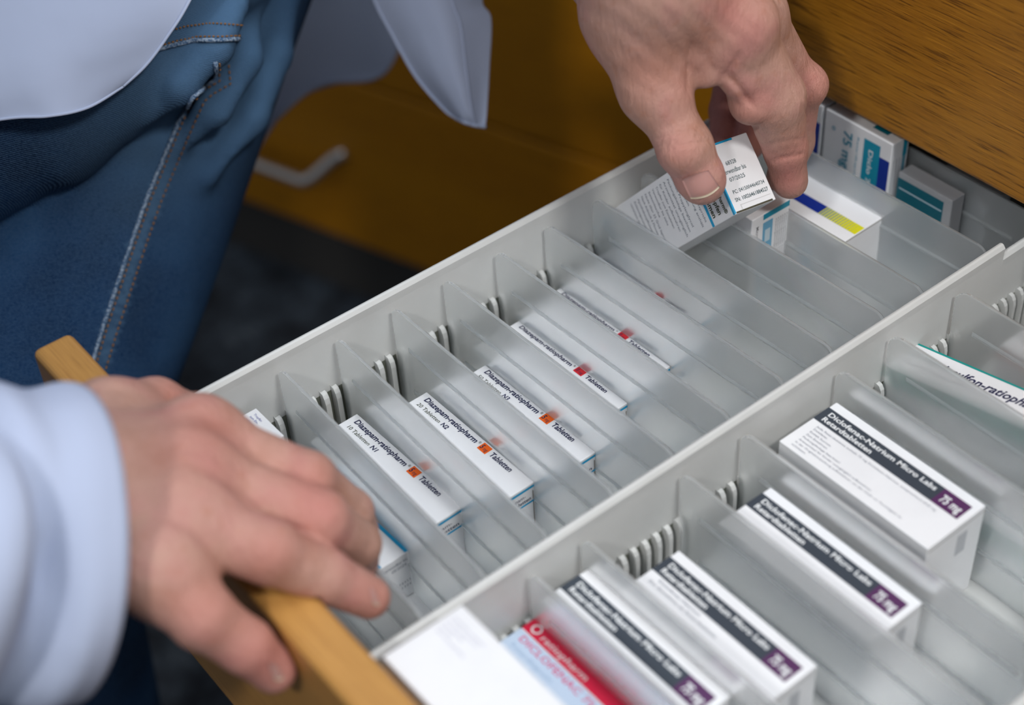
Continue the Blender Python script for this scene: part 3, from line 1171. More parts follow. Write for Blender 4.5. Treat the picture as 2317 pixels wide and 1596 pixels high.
# ---------------------------------------------------------------- implicit surfaces for the body and the clothes
def smin(a, b, k):
    h = np.clip(0.5 + 0.5 * (b - a) / k, 0, 1)
    return b + (a - b) * h - k * h * (1 - h)


def cone(P, a, b, ra, rb, flat=None):
    """distance to a tapered capsule"""
    a = np.asarray(a, np.float32); b = np.asarray(b, np.float32)
    ab = b - a
    L2 = float(ab @ ab) + 1e-9
    t = np.clip(((P - a) @ ab) / L2, 0, 1)
    q = P - (a + t[..., None] * ab)
    return np.sqrt((q * q).sum(-1)) - (ra + (rb - ra) * t)


def ball(P, c, r):
    q = P - np.asarray(c, np.float32)
    return np.sqrt((q * q).sum(-1)) - r


def chain(P, pts, rad, k=2.0):
    d = None
    for i in range(len(pts) - 1):
        e = cone(P, pts[i], pts[i + 1], rad[i], rad[i + 1])
        d = e if d is None else smin(d, e, k)
    return d


def surface_nets(fn, lo, hi, step):
    lo = np.array(lo, np.float32); hi = np.array(hi, np.float32)
    n = np.ceil((hi - lo) / step).astype(int) + 1
    ax = [lo[i] + step * np.arange(n[i], dtype=np.float32) for i in range(3)]
    bs = 8
    nb = [int(math.ceil(m / bs)) for m in n]
    D = np.empty(tuple(m * bs for m in nb), np.float32)
    bc = [lo[i] + step * (bs * np.arange(nb[i], dtype=np.float32) + (bs - 1) / 2) for i in range(3)]
    P = np.stack(np.meshgrid(*bc, indexing='ij'), -1).astype(np.float32)
    dc = fn(P)
    D.reshape(nb[0], bs, nb[1], bs, nb[2], bs)[...] = dc[:, None, :, None, :, None]
    act = np.argwhere(np.abs(dc) < step * bs * 0.87 + 4.0)
    loc = np.stack(np.meshgrid(*[step * np.arange(bs, dtype=np.float32)] * 3, indexing='ij'), -1)
    for i in range(0, len(act), 400):
        A = act[i:i + 400]
        o3 = lo + step * bs * A.astype(np.float32)
        d = fn(o3[:, None, None, None, :] + loc[None])
        for k, (x, y, z) in enumerate(A):
            D[x * bs:(x + 1) * bs, y * bs:(y + 1) * bs, z * bs:(z + 1) * bs] = d[k]
    D = D[:n[0], :n[1], :n[2]]
    ins = D < 0
    cells = tuple(m - 1 for m in n)
    cnt = np.zeros(cells, np.int16); acc = np.zeros(cells + (3,), np.float32)
    corners = [(i, j, k) for i in (0, 1) for j in (0, 1) for k in (0, 1)]
    for c in corners:
        for axis in range(3):
            if c[axis] == 1:
                continue
            c2 = list(c); c2[axis] = 1; c2 = tuple(c2)
            A = D[c[0]:c[0] + cells[0], c[1]:c[1] + cells[1], c[2]:c[2] + cells[2]]
            B = D[c2[0]:c2[0] + cells[0], c2[1]:c2[1] + cells[1], c2[2]:c2[2] + cells[2]]
            x = (A < 0) != (B < 0)
            den = A - B
            den[den == 0] = 1
            t = np.where(x, A / den, 0)
            cnt += x
            for d in range(3):
                acc[..., d] += np.where(x, (t if d == axis else float(c[d])), 0)
    act = cnt > 0
    idx = -np.ones(cells, np.int64)
    idx[act] = np.arange(act.sum())
    base = np.stack(np.nonzero(act), 1).astype(np.float32)
    V = lo + step * (base + acc[act] / cnt[act][:, None])
    F = []
    for axis in range(3):
        s0 = [slice(None)] * 3; s1 = [slice(None)] * 3
        s0[axis] = slice(0, -1); s1[axis] = slice(1, None)
        a = ins[tuple(s0)]; b = ins[tuple(s1)]
        x = a != b
        o1, o2 = [(1, 2), (2, 0), (0, 1)][axis]
        I = np.stack(np.nonzero(x), 1)
        ok = (I[:, o1] > 0) & (I[:, o2] > 0) & (I[:, o1] < n[o1] - 1) & (I[:, o2] < n[o2] - 1)
        I = I[ok]
        flip = a[I[:, 0], I[:, 1], I[:, 2]]
        q = []
        for d1_, d2_ in ((-1, -1), (0, -1), (0, 0), (-1, 0)):
            J = I.copy(); J[:, o1] += d1_; J[:, o2] += d2_
            q.append(idx[J[:, 0], J[:, 1], J[:, 2]])
        q = np.stack(q, 1)
        q[~flip] = q[~flip][:, ::-1]
        F.append(q)
    F = np.concatenate(F)
    F = F[(F >= 0).all(1)]
    return V, F


def fast_mesh(name, V, F, m, parent=None, mi=None, attr=None):
    me = bpy.data.meshes.new(name)
    me.vertices.add(len(V)); me.vertices.foreach_set('co', (np.asarray(V, np.float32) * S).ravel())
    F = np.asarray(F)
    me.loops.add(F.size); me.polygons.add(len(F))
    me.loops.foreach_set('vertex_index', F.astype(np.int32).ravel())
    me.polygons.foreach_set('loop_start', (np.arange(len(F)) * F.shape[1]).astype(np.int32))
    me.polygons.foreach_set('loop_total', np.full(len(F), F.shape[1], np.int32))
    me.update(calc_edges=True)
    me.validate()
    me.polygons.foreach_set('use_smooth', [True] * len(me.polygons))
    for x in (m if isinstance(m, list) else [m]):
        me.materials.append(x)
    if attr:
        for k, val in attr.items():
            at_ = me.attributes.new(k, 'FLOAT', 'POINT')
            at_.data.foreach_set('value', np.asarray(val, np.float32))
    return link(bpy.data.objects.new(name, me), parent)


def march(fn, u, v, d0, d1, n=160):
    """first point of the surface fn seen at pixel (u, v)"""
    r = ray(u, v)
    ds = np.linspace(d0, d1, n)
    P = (CAM + ds[:, None] * r).astype(np.float32)
    D = fn(P)
    i = np.argmax(D < 0)
    if D[i] >= 0:
        return None
    if i == 0:
        return P[0].astype(float)
    a, b = ds[i - 1], ds[i]
    for _ in range(10):
        c = (a + b) / 2
        if fn((CAM + c * r).astype(np.float32)[None])[0] < 0:
            b = c
        else:
            a = c
    return CAM + b * r


def grad(fn, p, e=0.4):
    p = np.array(p, np.float32)
    q = np.array([p + [e, 0, 0], p - [e, 0, 0], p + [0, e, 0], p - [0, e, 0], p + [0, 0, e], p - [0, 0, e]], np.float32)
    d = fn(q)
    g = np.array([d[0] - d[1], d[2] - d[3], d[4] - d[5]], float)
    return g / (np.linalg.norm(g) + 1e-9)


def crease(P, c, n, R, depth, wd):
    """fold line across a joint: c centre, n direction it is narrow in, R its reach"""
    q = P - np.asarray(c, np.float32)
    n = np.asarray(n, np.float32); n = n / np.linalg.norm(n)
    s = q @ n
    r2 = (q * q).sum(-1)
    return depth * np.exp(-(s / wd) ** 2) * np.exp(-(r2 / (R * R)) ** 2)


def unit(v):
    v = np.asarray(v, float)
    return v / np.linalg.norm(v)


# ---- the person's left hand (holding the box)
LW = [at(1452, -190, 488), at(1478, -60, 496)]
LT = [at(1436, 32, 504), at(1482, 205, 510), at(1551, 335, 514), at(1584, 402, 518), at(1590, 412, 519)]
LTr = [14.6, 8.7, 8.8, 7.8, 7.3]
LI = [at(1650, 66, 510), at(1750, 222, 526), at(1777, 335, 541), at(1785, 404, 550), at(1789, 413, 551)]
LIr = [13.2, 10.4, 7.4, 6.0, 5.5]
LM = [at(1690, 34, 528), at(1803, 196, 552), at(1796, 320, 568), at(1772, 400, 572)]
LMr = [11.6, 8.4, 7.0, 6.0]
LR = [at(1680, 50, 560), at(1745, 170, 588), at(1712, 262, 594), at(1694, 330, 590)]
LRr = [11.0, 8.0, 6.6, 5.6]
LP = [at(1640, 40, 578), at(1664, 150, 602), at(1642, 250, 604), at(1636, 345, 594)]
LPr = [10.5, 7.4, 6.0, 5.2]
LWEB = [at(1500, 112, 510), at(1588, 112, 511), at(1660, 98, 512)]


def left_hand(P):
    wr = LW[1]
    d = chain(P, LW, [22, 21], 6)
    d = smin(d, cone(P, wr, LT[0], 20, 16), 8)
    d = smin(d, cone(P, wr, LI[0], 19, 13.5), 8)
    d = smin(d, cone(P, wr + np.array([6, 10, -6]), LM[0], 19, 13), 8)
    d = smin(d, cone(P, wr + np.array([10, 18, -8]), LR[0], 18, 12.5), 8)
    d = smin(d, cone(P, wr + np.array([6, 26, -8]), LP[0], 17, 12), 8)
    d = smin(d, cone(P, LT[0], LT[1], 15.5, 11.2), 7)
    d = smin(d, chain(P, LWEB, [8.5, 8.0, 9.5], 5), 7)
    palm = d
    out = palm
    for pts, rr in ((LT[1:], LTr[1:]), (LI, LIr), (LM, LMr), (LR, LRr), (LP, LPr)):
        c = chain(P, pts, rr, 2.2)
        q = P - np.asarray(pts[0], np.float32)
        k = 1.0 + 6.0 * np.exp(-(((q * q).sum(-1)) / (17.0 ** 2)) ** 2)
        out = smin(out, c, k)
    d = out
    # joint swellings and pads
    d = smin(d, ball(P, at(1458, 198, 508), 7.3), 5)
    d = smin(d, ball(P, at(1540, 340, 509), 6.9), 4)
    d = smin(d, ball(P, at(1700, 232, 521), 7.4), 3.5)
    d = smin(d, ball(P, at(1672, 178, 513), 5.8), 4.0)
    d = smin(d, ball(P, at(1692, 44, 503), 9.0), 7)
    d = smin(d, ball(P, at(1832, 192, 549), 6.0), 5)
    d = smin(d, ball(P, at(1598, 168, 510), 4.4), 3)
    # creases
    for (u, v, z, nu, nv, R, dep, wd) in (
            (1540, 318, 505, 1548, 352, 11, .7, .6), (1546, 330, 505, 1554, 364, 11, .8, .55), (1536, 303, 504, 1542, 330, 9, .45, .55),
            (1738, 275, 527, 1748, 300, 8, .9, .8), (1775, 355, 532, 1780, 380, 9, .7, .6), (1776, 322, 532, 1780, 345, 8, .35, .6),
            (1678, 205, 510, 1662, 222, 8, 1.1, .9), (1648, 160, 500, 1665, 172, 7, 1.0, .9), (1622, 170, 496, 1640, 160, 6, .8, .9),
            (1560, 150, 498, 1580, 150, 9, .9, .9), (1815, 250, 528, 1812, 272, 8, .4, .6), (1810, 225, 525, 1806, 247, 8, .35, .6)):
        a = at(u, v, z); b = at(nu, nv, z)
        d = d + crease(P, a, b - a, R, dep, wd)
    # tendons and folds over the back of the hand
    ax1 = unit(at(1560, 60, 490) - at(1480, 180, 490))
    q = P - np.asarray(at(1540, 80, 488), np.float32)
    d = d + .16 * np.sin((q @ np.asarray(ax1, np.float32)) * 1.3) * np.exp(-((q * q).sum(-1) / 26 ** 2))
    # keep skin out of the held box
    Q = (P - HBO.astype(np.float32))
    x = Q @ HL.astype(np.float32); y = Q @ HH.astype(np.float32); z = Q @ HW.astype(np.float32)
    bx = np.maximum(np.maximum(-x - .2, x - HB['l'] - .2), np.maximum(np.maximum(-y - .2, y - HB['h'] - .2), np.maximum(-z - .2, z - HB['w'] - .2)))
    return np.maximum(d, -bx)


# ---- the person's right hand (resting on the wooden front)
RW = [onz(110, 1170, 44), onz(235, 1140, 37)]
RI = [onz(448, 1000, 34), onz(696, 1087, 26), onz(790, 1160, 8), onz(812, 1200, -6)]
RIr = [10.6, 7.8, 6.8, 5.9]
RMd = [onz(425, 1078, 38), onz(722, 1176, 26), onz(806, 1232, 8), onz(812, 1272, -4)]
RMr = [11.0, 8.2, 6.8, 5.8]
RR = [onz(412, 1180, 40), onz(610, 1250, 33), onz(730, 1302, 20), onz(834, 1352, 8)]
RRr = [10.5, 8.2, 7.3, 6.0]
RP = [onz(360, 1285, 40), onz(458, 1396, 31), onz(555, 1462, 20), onz(618, 1518, 9)]
RPr = [10.5, 8.2, 7.0, 6.0]
RT = [onz(250, 965, 36), onz(350, 930, 28), onz(432, 955, 16), onz(500, 1010, 4)]
RTr = [13.0, 9.5, 8.2, 7.2]


def right_hand(P):
    wr = RW[1]
    d = chain(P, RW, [21, 20], 6)
    d = smin(d, chain(P, [RI[0], RMd[0], RR[0], RP[0]], [10.5, 11, 10.5, 10], 4), 8)
    d = smin(d, cone(P, RW[1], (RMd[0] + RR[0]) / 2, 18, 13), 8)
    for pt, r in ((RI[0], 12), (RMd[0], 12), (RR[0], 11.5), (RP[0], 11)):
        d = smin(d, cone(P, wr + .22 * (pt - RMd[0]), pt, 18, r), 8)
    d = smin(d, cone(P, wr, RT[0], 17, 12.5), 8)
    out = d
    for pts, rr in ((RI, RIr), (RMd, RMr), (RR, RRr), (RP, RPr), (RT, RTr)):
        c = chain(P, pts, rr, 2.2)
        q = P - np.asarray(pts[0], np.float32)
        k = 1.2 + 6.0 * np.exp(-(((q * q).sum(-1)) / (21.0 ** 2)) ** 2)
        out = smin(out, c, k)
    d = out
    for (u, v, z, r) in ((462, 985, 39, 5.6), (425, 1076, 43, 5.6), (408, 1182, 44, 5.2), (696, 1083, 29, 5.0), (716, 1172, 29, 4.8), (606, 1244, 36, 5.2), (455, 1390, 34, 5.4)):
        d = smin(d, ball(P, onz(u, v, z), r), 5)
    # tendons: long low ridges from the wrist to the knuckles
    for pt in (RI[0], RMd[0], RR[0]):
        a = wr + np.array([0, 0, 12.0]); b = pt + np.array([0, 0, 8.5])
        d = smin(d, cone(P, a, b, 5.0, 4.0), 5)
    for a, b in ((RI, RMd), (RMd, RR), (RR, RP)):
        m_ = (a[0] + b[0]) / 2 * .55 + (a[1] + b[1]) / 2 * .45
        d = d + crease(P, m_ + np.array([0, 0, 8.0]), b[0] - a[0], 12, .9, 2.6)
    # skin stays off the wooden front
    fx = np.maximum(np.maximum(-158.3 - P[..., 0], P[..., 0] + 144.2), P[..., 2] - 20.3)
    return np.maximum(d, -fx)


ELB_L = at(1290, -1150, 515)
SH_L = np.array([60.0, 360.0, 430.0])
ELB_R = at(-820, 1180, 340)
SH_R = np.array([-190.0, 330.0, 420.0])
KL = 0.925


def atj(u, v, d):
    return at(u, v, d * KL)


HIP_L = CAM + KL * (np.array([60.0, 400.0, 60.0]) - CAM); KNEE_L = atj(0, 1150, 690)
HIP_R = np.array([-110.0, 450.0, 60.0]); KNEE_R = np.array([-330.0, 300.0, -90.0])
FOOT_L = KNEE_L + np.array([-10, 40, -330.0]); FOOT_R = KNEE_R + np.array([0, 60, -370.0])
HEAD = np.array([-80.0, 270.0, 560.0])


def trunk(P):
    d = cone(P, (-30, 430, 90), (-60, 350, 390), 95, 100)
    d = smin(d, cone(P, SH_L, SH_R, 48, 48), 40)
    d = smin(d, cone(P, (-70, 335, 430), HEAD, 42, 46), 20)
    d = smin(d, ball(P, HEAD, 72), 20)
    d = smin(d, ball(P, HEAD + np.array([10, -34, -34]), 48), 20)
    d = smin(d, cone(P, HEAD + np.array([4, -66, 6]), HEAD + np.array([6, -86, -16]), 7, 10), 6)
    d = smin(d, cone(P, HIP_L, KNEE_L, 62, 46), 30)
    d = smin(d, cone(P, HIP_R, KNEE_R, 62, 46), 30)
    d = smin(d, cone(P, KNEE_L, FOOT_L, 44, 28), 14)
    d = smin(d, cone(P, KNEE_R, FOOT_R, 44, 28), 14)
    d = smin(d, chain(P, [SH_L, ELB_L, LW[0]], [44, 31, 21], 10), 10)
    d = smin(d, chain(P, [SH_R, ELB_R, RW[0]], [44, 31, 22], 10), 10)
    return d


def leg_base(P):
    d = cone(P, HIP_L, KNEE_L, 70.3, 51)
    d = smin(d, cone(P, KNEE_L, FOOT_L, 48, 44), 14)
    # slack cloth bunched at the groin, overhanging the thigh
    f = chain(P, [atj(-160, 290, 632), atj(60, 222, 632), atj(240, 125, 632), atj(375, 5, 634), atj(470, -140, 645)], [42.5, 35, 27.8, 24, 31.5], 5.5)
    d = smin(d, f, 1.3)
    # narrow fold running from the pocket to the crease
    f2 = chain(P, [atj(340, 262, 628), atj(410, 195, 622), atj(480, 105, 622), atj(530, 10, 628)], [3, 7, 7, 5], 3)
    d = smin(d, f2, 4)
    # long folds along the outer side
    for pts in ([atj(560, 20, 655), atj(545, 130, 650), atj(480, 250, 648), atj(400, 330, 655)], [atj(640, -10, 690), atj(615, 120, 678), atj(560, 260, 672), atj(470, 400, 668)]):
        d = smin(d, chain(P, pts, [5, 7, 7, 4], 3), 7)
    q = P - np.asarray(atj(330, 500, 650), np.float32)
    s = q @ np.asarray(unit(atj(460, 560, 650) - atj(250, 480, 650)), np.float32)
    d = d + .9 * np.sin(s * .16 + .02 * (q @ np.array([0, 0, 1], np.float32))) + .35 * np.sin(s * .41 + .09 * q[..., 2])
    return d


def person():
    root = empty('person', (-60, 420, -500))
    tag(root, 'person in white coat and jeans, one hand on the drawer, one lifting a box', 'person')
    off = np.array([-60, 420, -500.0])
    V1, F1 = surface_nets(left_hand, (-60, 20, -40), (110, 175, 190), 0.8)
    V2, F2 = surface_nets(right_hand, (-235, -25, -16), (-60, 155, 96), 0.85)
    V3, F3 = surface_nets(trunk, (-420, -60, -500), (220, 640, 660), 9.0)
    V = np.concatenate([V1, V2, V3]); F = np.concatenate([F1, F2 + len(V1), F3 + len(V1) + len(V2)])
    # flushed skin over joints and fingertips
    spots = [(at(1462, 190, 488), 11), (at(1536, 335, 499), 9), (at(1700, 232, 517), 9), (at(1692, 40, 488), 13), (at(1838, 190, 542), 12), (at(1790, 345, 535), 9), (at(1780, 405, 545), 8), (at(1590, 190, 497), 9),
             (at(1690, 262, 590), 20), (at(1645, 250, 600), 22)]
    spots += [(onz(466, 980, 44), 12), (onz(425, 1078, 46), 13), (onz(698, 1083, 34), 11), (onz(718, 1172, 34), 10), (onz(612, 1246, 42), 10), (onz(455, 1390, 40), 12), (onz(842, 1362, 12), 11), (onz(618, 1518, 12), 12), (onz(560, 1460, 22), 9), (onz(415, 900, 34), 12)]
    fl = np.zeros(len(V), np.float32)
    for c, r in spots:
        q = V - np.asarray(c, np.float32)
        fl += .45 * np.exp(-((q * q).sum(1)) / (r * r))
    body = fast_mesh('body', V - off, F, SKIN, root, attr={'flush': np.clip(fl, 0, .62)})

    def nail(corners, fn, d0, d1, name_tip=True):
        """plate laid on the finger: corners = base left, base right, tip right, tip left (pixels)"""
        a, b, c, e = [np.array(p, float) for p in corners]
        N = 13
        g = np.zeros((N, N, 3)); ok = True
        for i in range(N):
            for j in range(N):
                s, t = i / (N - 1), j / (N - 1)
                bow0 = -.10 * math.sin(math.pi * s); bow1 = .16 * math.sin(math.pi * s)
                tt = t * (1 + bow1) + (1 - t) * bow0
                p = (a * (1 - s) + b * s) * (1 - tt) + (e * (1 - s) + c * s) * tt
                h = march(fn, p[0], p[1], d0, d1, 60)
                if h is None:
                    return None
                n = grad(fn, h)
                g[i, j] = h + n * (.28 + .32 * math.sin(math.pi * min(1, max(0, s))) )
        vs = g.reshape(-1, 3)
        fs = []; mi = []
        for i in range(N - 1):
            for j in range(N - 1):
                fs.append((i * N + j, (i + 1) * N + j, (i + 1) * N + j + 1, i * N + j + 1))
                mi.append(1 if j >= N - 2 else 0)
        inn = [v - .5 * unit(CAM - v) for v in vs]
        n0 = len(vs)
        allv = list(vs) + inn
        rim = [(i, 0) for i in range(N)] + [(N - 1, j) for j in range(1, N)] + [(i, N - 1) for i in range(N - 2, -1, -1)] + [(0, j) for j in range(N - 2, 0, -1)]
        rim = [i * N + j for i, j in rim]
        for k in range(len(rim)):
            p, q = rim[k], rim[(k + 1) % len(rim)]
            fs.append((p, q, q + n0, p + n0)); mi.append(1 if (p % N >= N - 3 and q % N >= N - 3) else 0)
        o = mesh_obj('fingernail', np.array(allv) - off, fs, [NAIL, NAILTIP], body, True, mi)
        return o
    nail([(1543, 406), (1602, 385), (1628, 423), (1563, 449)], left_hand, 470, 540)
    nail([(834, 1328), (850, 1347), (858, 1367), (841, 1362)], right_hand, 380, 520)
    nail([(606, 1500), (628, 1508), (640, 1532), (618, 1534)], right_hand, 380, 520)

    # ---- jeans
    V, F = surface_nets(leg_base, (-330, 110, -470), (180, 520, 160), 2.5)
    q = V - np.asarray(atj(560, 60, 640), np.float32)
    worn = .55 * np.exp(-((q * q).sum(1)) / (60.0 ** 2))
    q = V - np.asarray(atj(590, 180, 640), np.float32)
    worn += .5 * np.exp(-((q * q).sum(1)) / (32.0 ** 2))
    q = V - np.asarray(atj(360, 300, 630), np.float32)
    worn += .25 * np.exp(-((q * q).sum(1)) / (35.0 ** 2))
    sp = [atj(u + 18, v + 4, 632) for u, v in [(487, 140), (490, 182), (452, 205), (432, 222), (405, 280), (372, 350), (330, 450), (297, 545), (262, 650), (232, 740), (205, 830)]]
    dm = np.full(len(V), 1e9)
    for i in range(len(sp) - 1):
        a0 = sp[i]; ab = sp[i + 1] - a0
        # distance seen across the leg, ignoring depth
        W0 = (V - CAM) @ CM.T; W1 = (a0 - CAM) @ CM.T; W2 = (sp[i + 1] - CAM) @ CM.T
        p0 = W0[:, :2] / W0[:, 2:] * 632; p1 = W1[:2] / W1[2] * 632; p2 = W2[:2] / W2[2] * 632
        t = np.clip(((p0 - p1) @ (p2 - p1)) / ((p2 - p1) @ (p2 - p1)), 0, 1)
        dm = np.minimum(dm, np.linalg.norm(p0 - (p1 + t[:, None] * (p2 - p1)), axis=1))
    rr = np.random.default_rng(1).uniform(0, 1, len(V))
    worn += np.where(dm < 3.0, .25 + .45 * rr, 0)
    jeans = fast_mesh('jeans', V - off, F, DENIM, root, attr={'worn': np.clip(worn, 0, .6)})

    def on_jeans(path, n):
        path = [np.array(p, float) for p in path]
        L = [0]
        for i in range(1, len(path)):
            L.append(L[-1] + np.linalg.norm(path[i] - path[i - 1]))
        out = []
        for k in range(n):
            s = L[-1] * k / (n - 1)
            i = min(len(path) - 2, max(0, np.searchsorted(L, s) - 1))
            t = (s - L[i]) / (L[i + 1] - L[i] + 1e-9)
            p = path[i] * (1 - t) + path[i + 1] * t
            h = march(leg_base, p[0], p[1], 480, 760, 120)
            if h is not None:
                out.append(h + grad(leg_base, h) * .5)
        return out

    def seam(name, path, r, m, n=60):
        mb = MB(); mb.tube(on_jeans(path, n), r, 8)
        mb.v = [list(np.array(v) - off) for v in mb.v]
        return mb.build(name, m, jeans, smooth=True)

    def stitches(name, path, n=46):
        pts = on_jeans(path, n * 4)
        mb = MB()
        for k in range(0, len(pts) - 3, 4):
            mb.tube([pts[k], pts[k + 1], pts[k + 2]], .30, 6)
        mb.v = [list(np.array(v) - off) for v in mb.v]
        return mb.build(name, THREAD, jeans)
    side = [(487, 140), (490, 182), (452, 205), (432, 222), (405, 280), (372, 350), (330, 450), (297, 545), (262, 650), (232, 740), (205, 830), (190, 880)]
    seam('side_seam', side, .8, DENIM_PALE, 90)
    stitches('seam_stitching', [(x + 9, y + 2) for x, y in side], 62)
    stitches('seam_stitching', [(x + 32, y + 8) for x, y in side], 62)
    pk = [(325, 130), (360, 110), (400, 98), (440, 92), (500, 92), (542, 88)]
    seam('pocket_edge', pk, .85, DENIM_PALE, 40)
    stitches('pocket_stitching', [(x + 3, y - 8) for x, y in pk], 24)
    stitches('pocket_stitching', [(380, 70), (420, 58), (460, 54), (500, 55), (548, 57)], 20)

    # ---- white coat: hanging panels, sleeves and back
    def coat_body(P):
        d = cone(P, (-20, 470, 60), (-60, 352, 395), 118, 118)
        d = smin(d, cone(P, SH_L, SH_R, 62, 62), 30)
        return d
    V, F = surface_nets(coat_body, (-360, 180, -80), (240, 640, 560), 9.0)
    V = V + 2.2 * np.sin(V[:, 2:3] * .05 + V[:, 0:1] * .07)
    coat = fast_mesh('lab_coat', V - off, F, COAT, root)

    def panel(name, rows, nu=40, nv=40, fold=2.0, thick=1.4, seed=0, hem=True):
        """cloth sheet through a grid of (u, v, depth) control points, rows from top to hem"""
        R = np.array([[at(*p) for p in r] for r in rows])
        nr, nc = R.shape[:2]

        def cr(A, t):
            n = len(A) - 1
            x = t * n; i = min(int(x), n - 1); f = x - i
            p0, p1, p2, p3 = A[max(i - 1, 0)], A[i], A[i + 1], A[min(i + 2, n)]
            return .5 * ((2 * p1) + (-p0 + p2) * f + (2 * p0 - 5 * p1 + 4 * p2 - p3) * f * f + (-p0 + 3 * p1 - 3 * p2 + p3) * f ** 3)
        G = np.zeros((nv, nu, 3))
        for j in range(nu):
            col = np.array([cr(R[r], j / (nu - 1)) for r in range(nr)])
            for i in range(nv):
                G[i, j] = cr(col, i / (nv - 1))
        rng = np.random.default_rng(seed)
        tow = unit(CAM - G.reshape(-1, 3).mean(0))
        ph = rng.uniform(0, 6, 3)
        for i in range(nv):
            for j in range(nu):
                a, b = j / (nu - 1), i / (nv - 1)
                wv = math.sin(a * 9 + b * 2.4 + ph[0]) * .6 + math.sin(a * 17 - b * 4 + ph[1]) * .3 + math.sin(b * 11 + a * 6 + ph[2]) * .25
                G[i, j] += tow * wv * fold * (.4 + .6 * b)
        vs = list(G.reshape(-1, 3)); n0 = len(vs)
        inn = [v - tow * thick for v in vs]
        fs = []
        for i in range(nv - 1):
            for j in range(nu - 1):
                p = i * nu + j
                fs.append((p, p + nu, p + nu + 1, p + 1)); fs.append((p + n0, p + 1 + n0, p + nu + 1 + n0, p + nu + n0))
        rim = [j for j in range(nu)] + [i * nu + nu - 1 for i in range(1, nv)] + [(nv - 1) * nu + j for j in range(nu - 2, -1, -1)] + [i * nu for i in range(nv - 2, 0, -1)]
        for k in range(len(rim)):
            p, q = rim[k], rim[(k + 1) % len(rim)]
            fs.append((p, q, q + n0, p + n0))
        o = mesh_obj(name, np.array(vs + inn) - off, fs, COAT, coat, True)
        return o, G

    def edge_tube(name, G_line, r, parent):
        mb = MB(); mb.tube(list(G_line), r, 8)
        mb.v = [list(np.array(v) - off) for v in mb.v]
        return mb.build(name, COAT, parent, smooth=True)
    # left front panel, lying over the thigh
    p1, G = panel('front_panel', [
        [(-260, -160, 547), (-60, -170, 545), (120, -176, 545), (300, -184, 547), (520, -190, 552)],
        [(-260, 0, 542), (-40, 0, 540), (110, 0, 541), (270, 0, 545), (430, 0, 554)],
        [(-260, 130, 540), (-40, 120, 538), (100, 110, 540), (240, 98, 545), (378, 84, 554)],
        [(-260, 250, 540), (-30, 215, 539), (90, 200, 540), (210, 178, 546), (330, 148, 554)],
        [(-260, 320, 542), (0, 271, 541), (110, 263, 542), (200, 243, 548), (278, 196, 554)]], fold=.9, seed=3)
    edge_tube('hem_seam', G[-1, :], .55, p1); edge_tube('hem_seam', G[:, -1], .55, p1)
    # back skirt hanging behind the leg
    p2, G = panel('back_panel', [
        [(520, -120, 800), (640, -120, 815), (760, -120, 815), (905, -120, 800)],
        [(520, 40, 800), (650, 30, 815), (770, 30, 815), (915, 20, 800)],
        [(500, 180, 800), (620, 140, 812), (760, 110, 815), (930, 100, 800)],
        [(455, 330, 795), (540, 270, 808), (650, 200, 812), (925, 140, 800)],
        [(400, 560, 790), (470, 520, 800), (560, 375, 806), (640, 252, 806)]][:4] + [
        [(455, 545, 790), (500, 470, 798), (600, 330, 804), (660, 250, 806)]], fold=2.2, seed=5) if False else panel('back_panel', [
        [(470, 545, 795), (540, 300, 800), (600, 100, 805), (640, -140, 805)],
        [(478, 530, 795), (590, 290, 800), (660, 100, 805), (700, -140, 805)],
        [(500, 470, 795), (615, 290, 800), (715, 110, 806), (770, -140, 806)],
        [(590, 330, 795), (650, 243, 800), (790, 130, 806), (840, -140, 806)],
        [(625, 268, 795), (722, 192, 800), (870, 162, 803), (930, -20, 800)]], fold=2.4, seed=5)
    edge_tube('hem_seam', G[-1, :], 1.2, p2)
    # right front corner flap
    p3, G = panel('front_flap', [
        [(800, -140, 650), (900, -140, 640), (1000, -140, 638), (1120, -140, 650)],
        [(845, -5, 655), (930, -5, 642), (1010, -5, 640), (1092, -5, 650)],
        [(888, 80, 656), (960, 70, 642), (1030, 60, 640), (1112, 42, 650)],
        [(940, 172, 656), (990, 165, 643), (1045, 160, 640), (1108, 150, 648)],
        [(1002, 245, 654), (1035, 250, 645), (1062, 250, 642), (1102, 250, 646)],
        [(1030, 266, 652), (1050, 276, 647), (1075, 284, 645), (1098, 287, 646)]], fold=1.3, seed=8)
    edge_tube('hem_seam', G[:, 0], .7, p3); edge_tube('hem_seam', G[-1, :], .8, p3); edge_tube('hem_seam', G[:, int(40 * .70)], .45, p3)

    def sleeve(pts, rads, seed, tilt=0):
        pts = [np.array(p, float) for p in pts]
        rng = np.random.default_rng(seed)
        ph = rng.uniform(0, 6, 6)
        nu, nv = 72, 60
        # resample the axis
        L = [0]
        for i in range(1, len(pts)):
            L.append(L[-1] + np.linalg.norm(pts[i] - pts[i - 1]))
        C_, R_ = [], []
        for k in range(nv):
            s = L[-1] * (k / (nv - 1)) ** 1.5
            i = min(len(pts) - 2, max(0, int(np.searchsorted(L, s)) - 1))
            t = (s - L[i]) / (L[i + 1] - L[i] + 1e-9)
            C_.append(pts[i] * (1 - t) + pts[i + 1] * t); R_.append(rads[i] * (1 - t) + rads[i + 1] * t)
        for _ in range(6):
            C_ = [C_[0]] + [(C_[i - 1] + 2 * C_[i] + C_[i + 1]) / 4 for i in range(1, nv - 1)] + [C_[-1]]
        vs = []
        tow = unit(CAM - pts[0])
        pa = None
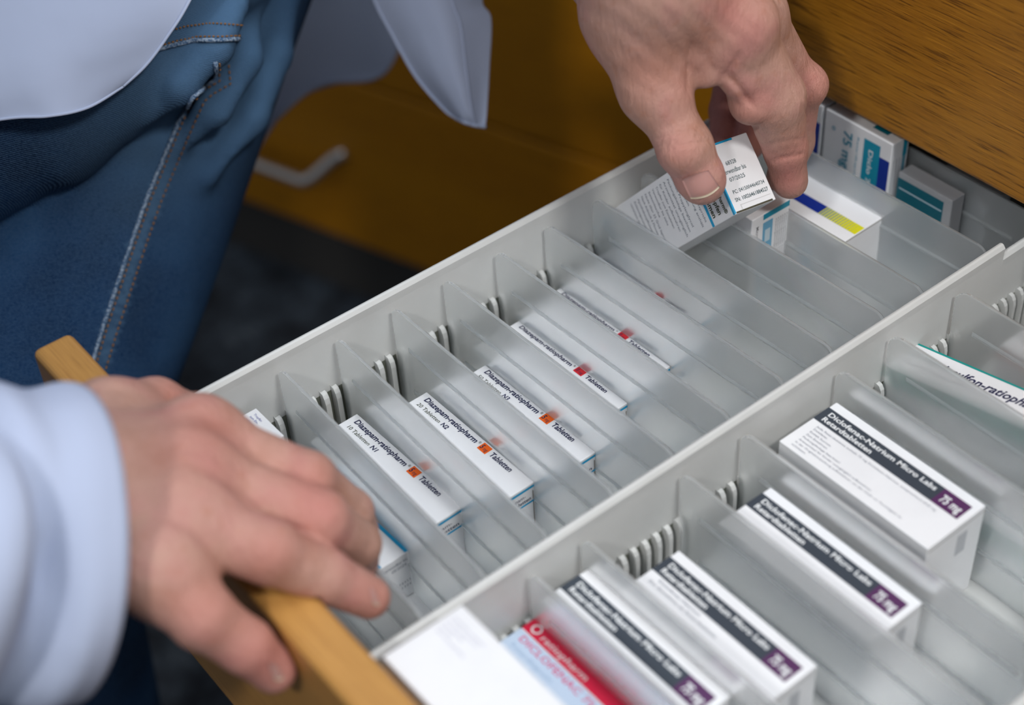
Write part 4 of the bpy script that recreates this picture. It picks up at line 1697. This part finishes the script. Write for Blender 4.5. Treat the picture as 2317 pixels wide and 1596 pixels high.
        for k in range(nv):
            t = unit(C_[min(k + 1, nv - 1)] - C_[max(k - 1, 0)])
            a = unit(np.cross(t, [0, 0, 1.0])) if pa is None else unit(pa - t * (pa @ t)); pa = a
            b = np.cross(t, a)
            s = np.linalg.norm(C_[k] - C_[0])
            for j in range(nu):
                th = 2 * math.pi * j / nu
                damp = min(1, s / 14)
                wr = damp * (2.4 * math.sin(s * .21 + 2.0 * math.sin(th + ph[0]) + ph[1]) + 1.6 * math.sin(s * .11 + 3 * th + ph[2])) + .5 * math.sin(3 * th + ph[3]) + .4 * math.sin(5 * th + s * .08 + ph[4])
                dr_ = math.cos(th) * a + math.sin(th) * b
                fc = max(0.0, float(dr_ @ tow))
                wr -= 9.0 * fc * math.exp(-((s - 26 - 7 * math.sin(2 * th + ph[5])) / 5.0) ** 2) * (seed == 2)
                wr += 3.0 * fc * math.exp(-((s - 36 - 5 * math.sin(2 * th)) / 7.0) ** 2) * (seed == 2)
                vs.append(C_[k] + (R_[k] + wr) * dr_)
        vs = np.array(vs)
        cen = np.repeat(np.array(C_), nu, 0)
        inner = vs + (cen - vs) / np.linalg.norm(cen - vs, axis=1)[:, None] * 1.8
        n0 = len(vs)
        fs = []
        for k in range(nv - 1):
            for j in range(nu):
                p, q = k * nu + j, k * nu + (j + 1) % nu
                fs.append((p, q, q + nu, p + nu)); fs.append((p + n0, p + nu + n0, q + nu + n0, q + n0))
        for j in range(nu):
            q = (j + 1) % nu
            fs.append((j, j + n0, q + n0, q))
        o = mesh_obj('sleeve', np.concatenate([vs, inner]) - off, fs, COAT, coat, True)
        # cuff hem: low ridge a hand's breadth behind the opening
        kk = 14
        ring = [vs[kk * nu + j] for j in range(nu)] + [vs[kk * nu]]
        edge_tube('cuff_seam', ring, .45, o)
        return o
    cuff = at(152, 1222, 414)
    sleeve([cuff, at(-60, 1232, 400), at(-300, 1240, 380), ELB_R, SH_R], [41.5, 40.5, 41, 50, 66], 2)
    sleeve([at(1458, -200, 478), at(1420, -420, 485), ELB_L, SH_L], [38, 42, 50, 66], 6)


person()
